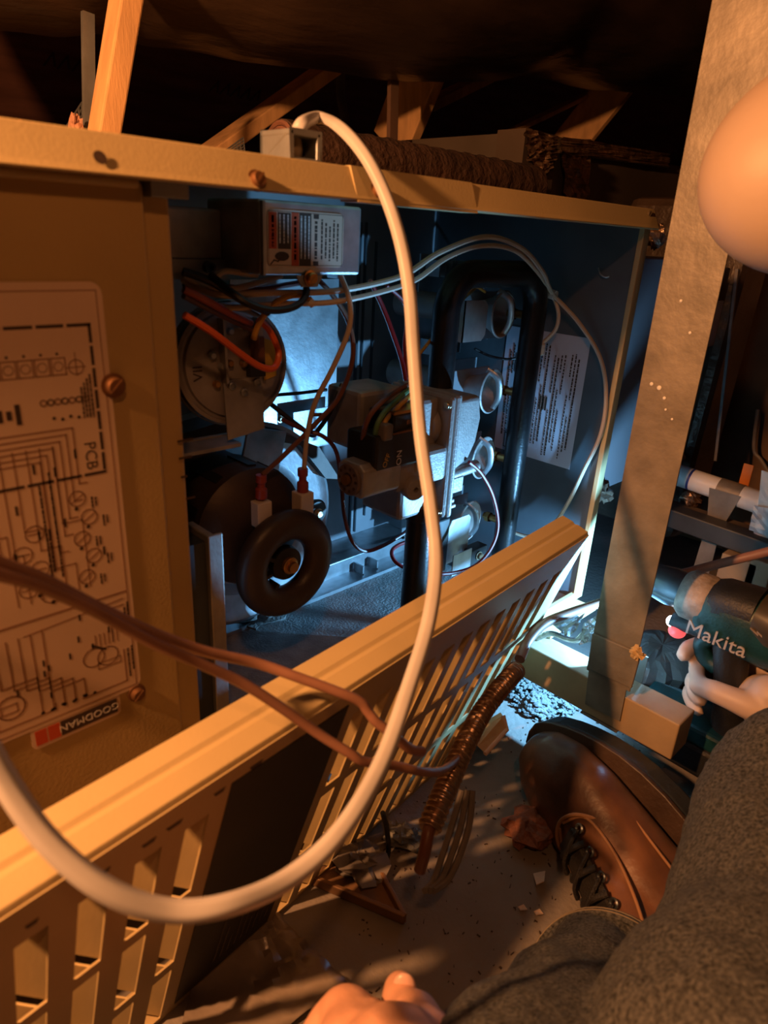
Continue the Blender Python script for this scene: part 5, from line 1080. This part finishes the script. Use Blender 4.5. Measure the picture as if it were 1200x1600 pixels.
# jeans
jm = MB()
limb(jm, [pelvis, pelvis + V((0.02, 0.05, 0.0))], [0.165, 0.16], 20)
limb(jm, [pelvis + V((0.08, 0.05, 0.02)), PD(1240, 1850, .43), PD(1232, 1560, .50), PD(1238, 1380, .56), kneeR], [0.105, 0.078, 0.071, 0.067, 0.062], 24, 8)
limb(jm, [kneeR, (kneeR + ankR) / 2, ankR], [0.062, 0.066, 0.062], 24, 8)
limb(jm, [pelvis + V((-0.09, 0.02, -0.01)), (pelvis + kneeL) / 2, kneeL], [0.100, 0.085, 0.067], 24, 8)
def leg_wave(mb, a, b_, r0, r1, n=28, seg=48):
    vs = []; sp = [a.lerp(b_, i / n) for i in range(n + 1)]; fr = frames(sp)
    for i, (t, N, B) in enumerate(fr):
        u = i / n; r = r0 + (r1 - r0) * u
        for k in range(seg):
            an = 2 * PI * k / seg; w = 1 + 0.035 * math.sin(3 * an + 5 * u) * math.sin(9 * u + 2 * an) + 0.02 * math.sin(17 * u + 3 * an)
            vs.append(sp[i] + (N * math.cos(an) + B * math.sin(an)) * r * w)
    fs = [(i * seg + k, i * seg + (k + 1) % seg, (i + 1) * seg + (k + 1) % seg, (i + 1) * seg + k) for i in range(n) for k in range(seg)] + [tuple(range(seg - 1, -1, -1)), tuple(range(n * seg, (n + 1) * seg))]
    mb.add(vs, fs)
leg_wave(jm, kneeL, ankL, 0.066, 0.055)
# cuff rim
axL = (kneeL - ankL).normalized()
jm.lathe([(0.053, 0.0), (0.0585, 0.001), (0.059, 0.012), (0.056, 0.015)], ankL, axL, 48, True)
jeans = fuse('jeans', jm, m_denim, pe, 0.0036, 2, 'black washed denim jeans')
tex = bpy.data.textures.new('cloth folds', 'CLOUDS'); tex.noise_scale = 0.055
dm = jeans.modifiers.new('folds', 'DISPLACE'); dm.texture = tex; dm.texture_coords = 'GLOBAL'; dm.strength = 0.012; dm.mid_level = 0.5
hm_ = MB(); hm_.lathe([(0.0570, -0.004), (0.0600, -0.003), (0.0606, 0.004), (0.0604, 0.012), (0.0575, 0.013)], ankL, axL, 56, True)
hm = hm_.build('cuff_hem', m_denim, jeans, True)
for h_ in (0.003, 0.0105):
    hs = MB(); hs.lathe([(0.0606 + 0.0006 * math.cos(a), h_ + 0.0006 * math.sin(a)) for a in [2 * PI * i / 6 for i in range(6)]], ankL, axL, 56, True); hs.build('hem_stitch', m_thread, hm, True)
# boots: built once in their own axes (x toe, z up), then laid in place
def boot_parts():
    P = {}
    up = MB(); Ls = [(-0.005, .030, .060), (0.02, .040, .085), (0.06, .041, .100), (0.10, .040, .098), (0.14, .041, .088), (0.18, .046, .074), (0.22, .050, .062), (0.255, .048, .054), (0.283, .036, .046), (0.300, .018, .036)]
    seg = 28; vs = []
    for x, w, h in Ls:
        for k in range(seg):
            a = 2 * PI * k / seg; c_, s_ = math.cos(a), math.sin(a); z = h / 2 + h / 2 * math.copysign(abs(s_) ** 0.75, s_); taper = 1 - 0.30 * max(0, s_) ** 2
            vs.append(V((x, w * taper * math.copysign(abs(c_) ** 0.8, c_), z)))
    n = len(Ls); fs = [(i * seg + k, i * seg + (k + 1) % seg, (i + 1) * seg + (k + 1) % seg, (i + 1) * seg + k) for i in range(n - 1) for k in range(seg)] + [tuple(range(seg)), tuple(range((n - 1) * seg, n * seg))]
    up.add(vs, fs)
    sp = spline([V((0.062, 0, 0.04)), V((0.058, 0, 0.10)), V((0.050, 0, 0.15)), V((0.042, 0, 0.20))], 6)
    up.tube(sp, [0.052 - 0.004 * math.sin(i * .3) for i in range(len(sp))], 28, 0.78, flatdir=(1, 0, 0))
    limb(up, [V((0.085, 0, 0.10)), V((0.13, 0, 0.080)), V((0.17, 0, 0.062))], [0.034, 0.026, 0.018], 16)
    P['upper'] = up
    out = []
    for i in range(40):
        t = i / 40 * 2 * PI; x = 0.148 + 0.166 * math.cos(t); u = (x + 0.018) / 0.332; w = 0.040 + 0.018 * math.sin(max(0, u - 0.28) / 0.72 * PI * 0.9) - 0.004 * math.sin(u * PI * 2.0)
        out.append((x, w * math.copysign(abs(math.sin(t)) ** 0.7, math.sin(t))))
    so = MB(); so.prism([V((x, y, -0.026)) for x, y in out], (0, 0, 0.026)); P['sole'] = so
    we = MB(); we.prism([V((x * 1.004, y * 1.02, 0.0005)) for x, y in out], (0, 0, 0.005)); P['welt'] = we
    return P
def place_boot(M4, lab):
    P = boot_parts(); R_ = []
    for nme, m_, bev in (('upper', m_leather, 0), ('sole', m_sole, 0.004), ('welt', m_leatherd, 0.001)):
        mb = P[nme]; mb.v = [M4 @ v for v in mb.v]
        if nme == 'upper': R_.append(fuse('boot', mb, m_, pe, 0.003, 6, lab))
        else: R_.append(mb.build(nme, m_, R_[0], nme != 'sole', bevel=bev))
    u = R_[0]
    def bt(x, y, z): return M4 @ V((x, y, z))
    # toe cap overlay, tongue flap seam, eyelets, laces
    seam = MB()
    seam.tube(spline([bt(0.195, -0.032, 0.058), bt(0.214, -0.019, 0.064), bt(0.221, 0.0, 0.065), bt(0.214, 0.019, 0.064), bt(0.195, 0.032, 0.058)]), 0.0018, 8)
    seam.build('toe_seam', m_stitch, u, True)
    for s in (-1, 1):
        se = MB(); se.tube(spline([bt(0.218, 0.004 * s, 0.066), bt(0.204, 0.025 * s, 0.062), bt(0.165, 0.031 * s, 0.075), bt(0.120, 0.030 * s, 0.102), bt(0.090, 0.030 * s, 0.136)]), 0.0014, 8); se.build('quarter_seam', m_stitch, u, True)
        se = MB(); se.tube(spline([bt(0.175, 0.044 * s, 0.040), bt(0.12, 0.043 * s, 0.052), bt(0.070, 0.041 * s, 0.055), bt(0.040, 0.042 * s, 0.080), bt(0.028, 0.040 * s, 0.115)]), 0.0012, 8); se.build('side_seam', m_stitch, u, True)
        for k in range(6):
            x, z = 0.202 - k * 0.020, 0.0690 + k * 0.0100 + (k > 3) * 0.004; y = 0.018 * s
            ey = MB(); nn_ = (M4.to_3x3() @ V((0.35, 0.25 * s, 1))).normalized(); ey.lathe([(0.0042, 0), (0.0046, 0.0015), (0.0034, 0.0022), (0.0022, 0.0012), (0.0022, 0)], bt(x, y, z + 0.001), nn_, 14); ey.build('eyelet', m_dark, u, True)
    for k in range(6):
        x, z = 0.202 - k * 0.020, 0.0730 + k * 0.0100 + (k > 3) * 0.004
        la = MB(); la.tube(spline([bt(x, 0.018, z), bt(x - 0.003, 0.008, z + 0.007), bt(x - 0.007, -0.008, z + 0.010), bt(x - 0.012, -0.019, z + 0.006)]), 0.0030, 8, 0.7)
        if k < 5: la.tube(spline([bt(x, -0.018, z), bt(x - 0.004, -0.007, z + 0.009), bt(x - 0.008, 0.008, z + 0.012), bt(x - 0.014, 0.018, z + 0.009)]), 0.0030, 8, 0.7)
        la.build('lace', m_lace, u, True)
    tg = MB(); tg.prism([bt(0.208, -0.013, 0.066), bt(0.208, 0.013, 0.066), bt(0.080, 0.020, 0.127), bt(0.080, -0.020, 0.127)], (M4.to_3x3() @ V((0.3, 0, 1))) * 0.006); tg.build('tongue', m_lace, u, bevel=0.003)
    return u
toe_px = PZ(828, 1165, FLOOR + 0.050)
heel_px = PD(1075, 1420, 0.715)
bxv = (toe_px - heel_px); bxv.normalize()
vw = (toe_px - CAM).normalized(); bzv = -vw * 0.78 + (RD * 0.6 - RX * 0.79) * 0.66; bzv = (bzv - bxv * bzv.dot(bxv)).normalized(); byv = bzv.cross(bxv)
o3 = toe_px - bxv * 0.300 - bzv * 0.020
M4 = Matrix(((bxv.x, byv.x, bzv.x, o3.x), (bxv.y, byv.y, bzv.y, o3.y), (bxv.z, byv.z, bzv.z, o3.z), (0, 0, 0, 1)))
place_boot(M4, 'left brown leather lace up boot lying on its side')
uz = (kneeR - ankR).normalized(); fx = V((0.92, -0.35, 0)); fx = (fx - uz * fx.dot(uz)).normalized(); fy = uz.cross(fx); o3 = ankR - uz * 0.125 - fx * 0.05
M5 = Matrix(((fx.x, fy.x, uz.x, o3.x), (fx.y, fy.y, uz.y, o3.y), (fx.z, fy.z, uz.z, o3.z), (0, 0, 0, 1)))
place_boot(M5, 'right brown leather boot hidden behind the knee')
# eyeglasses
gl = thing('eyeglasses', 'thin framed eyeglasses on the leaning bald head', 'glasses', hd(0, 0.1, -0.01))
for s in (-1, 1):
    bb = MB(); bb.tube([hd(0.031 * s + 0.024 * math.cos(a), 0.108, -0.014 + 0.019 * math.sin(a)) for a in [2 * PI * i / 24 for i in range(25)]], 0.0014, 8); rim_ = bb.build('rim', m_greyd, gl, True)
    bb = MB(); bb.lathe([(0.0001, 0), (0.022 * HS, 0), (0.022 * HS, 0.001), (0.0001, 0.001)], hd(0.031 * s, 0.108, -0.014), face, 24); bb.build('lens', m_glass, rim_, True)
    bb = MB(); bb.tube(spline([hd(0.055 * s, 0.107, -0.020), hd(0.084 * s, 0.095, -0.030), hd(0.092 * s, 0.04, -0.030), hd(0.094 * s, -0.01, -0.030), hd(0.090 * s, -0.03, -0.05)]), 0.0016, 8); bb.build('temple', m_greyd, gl, True)
bb = MB(); bb.tube(spline([hd(-0.008, 0.110, -0.010), hd(0, 0.114, -0.006), hd(0.008, 0.110, -0.010)]), 0.0013, 8); bb.build('bridge', m_greyd, gl, True)

# second person: only the hand of whoever takes the picture
p2 = thing('person', 'hand of a second person at the bottom edge, thumb raised beside the index knuckle', 'person', PD(590, 1600, 0.42))
hb = MB()
TH = 0.47
thb = PD(628, 1640, 0.435)
limb(hb, [PD(655, 1640, .42), PD(645, 1600, .432), PD(628, 1572, .442), PD(625, 1546, .45)], [0.020, 0.0155, 0.0110, 0.0092], 16, 6)
limb(hb, [PD(600, 1700, .41), PD(560, 1640, .42), PD(545, 1590, .43), PD(520, 1600, .44), PD(480, 1660, .44)], [0.030, 0.024, 0.0145, 0.0125, 0.011], 16, 6)
limb(hb, [PD(640, 1760, .40), PD(600, 1680, .41), PD(570, 1640, .42)], [0.034, 0.032, 0.022], 16)
for k in range(3): limb(hb, [PD(590 - k * 10, 1690 + k * 25, .41), PD(540 - k * 12, 1640 + k * 30, .425), PD(500 - k * 10, 1650 + k * 32, .43), PD(478 - k * 8, 1700 + k * 32, .43)], [0.018, 0.0115, 0.0105, 0.009], 12)
limb(hb, [PD(640, 1760, .40), PD(720, 1950, .38), PD(800, 2300, .36)], [0.034, 0.029, 0.040], 16)
hand2 = fuse('hand', hb, m_skin, p2, 0.0016, 3, 'thumb and curled fingers')
bb = MB(); nl = PD(632, 1541, 0.4405); rt = (RX * 0.9 + RD * 0.1).normalized(); upv = (-RD + RX * 0.05).normalized()
bb.add([], []); bb.ball(nl, 0.0062, 1, 1, 1, Matrix((rt * 1.0, RF * 0.45, upv * 1.15)).transposed(), 16, 10); bb.build('thumb_nail', m_nail, hand2, True)

# ================================================================== WORK LAMP hanging above, out of the frame
wl_ = thing('work_lamp', 'caged work lamp hanging above the furnace front', 'lamp', BULB + V((0, 0, 0.02)))
bb = MB(); bb.lathe([(0.0001, -0.16), (0.012, -0.16), (0.022, -0.14), (0.024, -0.076), (0.0001, -0.070)], BULB, BULB_AIM, 24); bb.build('socket', m_blackp, wl_, True)
bb = MB(); bb.tube([BULB - BULB_AIM * 0.155, BULB - BULB_AIM * 0.16 + V((0, 0.0, 0.90))], 0.004, 8); bb.build('cord', m_blackp, wl_, True)
shd = MB(); shd.lathe([(0.022, -0.075), (0.030, -0.070), (0.055, -0.035), (0.062, 0.0), (0.064, 0.0), (0.057, -0.037), (0.032, -0.073), (0.024, -0.078)], BULB, BULB_AIM, 32, True); shd.build('added_hood', m_galv, wl_, True)  # unseen hood, added to keep lamp light off the floor and door front
pld = bpy.data.lights.new('work_lamp_bulb', 'SPOT'); pld.energy = BULB_W; pld.color = BULB_COL; pld.shadow_soft_size = 0.016; pld.spot_size = math.radians(128); pld.spot_blend = 0.30
plo = bpy.data.objects.new('work_lamp_bulb', pld); plo.location = BULB; plo.rotation_euler = BULB_AIM.to_track_quat('-Z', 'Y').to_euler(); COL.objects.link(plo)
ab = thing('fill_bulb', 'added fill bulb on its cord behind the viewpoint', 'lamp', FILL + V((0, 0, 0.03)))
bb = MB(); bb.lathe([(0.0001, 0.03), (0.016, 0.03), (0.018, 0.06), (0.012, 0.085), (0.0001, 0.085)], FILL, (0, 0, 1), 20); bb.build('socket', m_blackp, ab, True)
bb = MB(); bb.tube([FILL + V((0, 0, 0.08)), FILL + V((0, 0, 1.3))], 0.0035, 8); bb.build('cord', m_blackp, ab, True)
pld = bpy.data.lights.new('fill_bulb_light', 'POINT'); pld.energy = FILL_W; pld.color = FILL_COL; pld.shadow_soft_size = 0.02  # added fill light for the compartment interior
plo = bpy.data.objects.new('fill_bulb_light', pld); plo.location = FILL; COL.objects.link(plo)
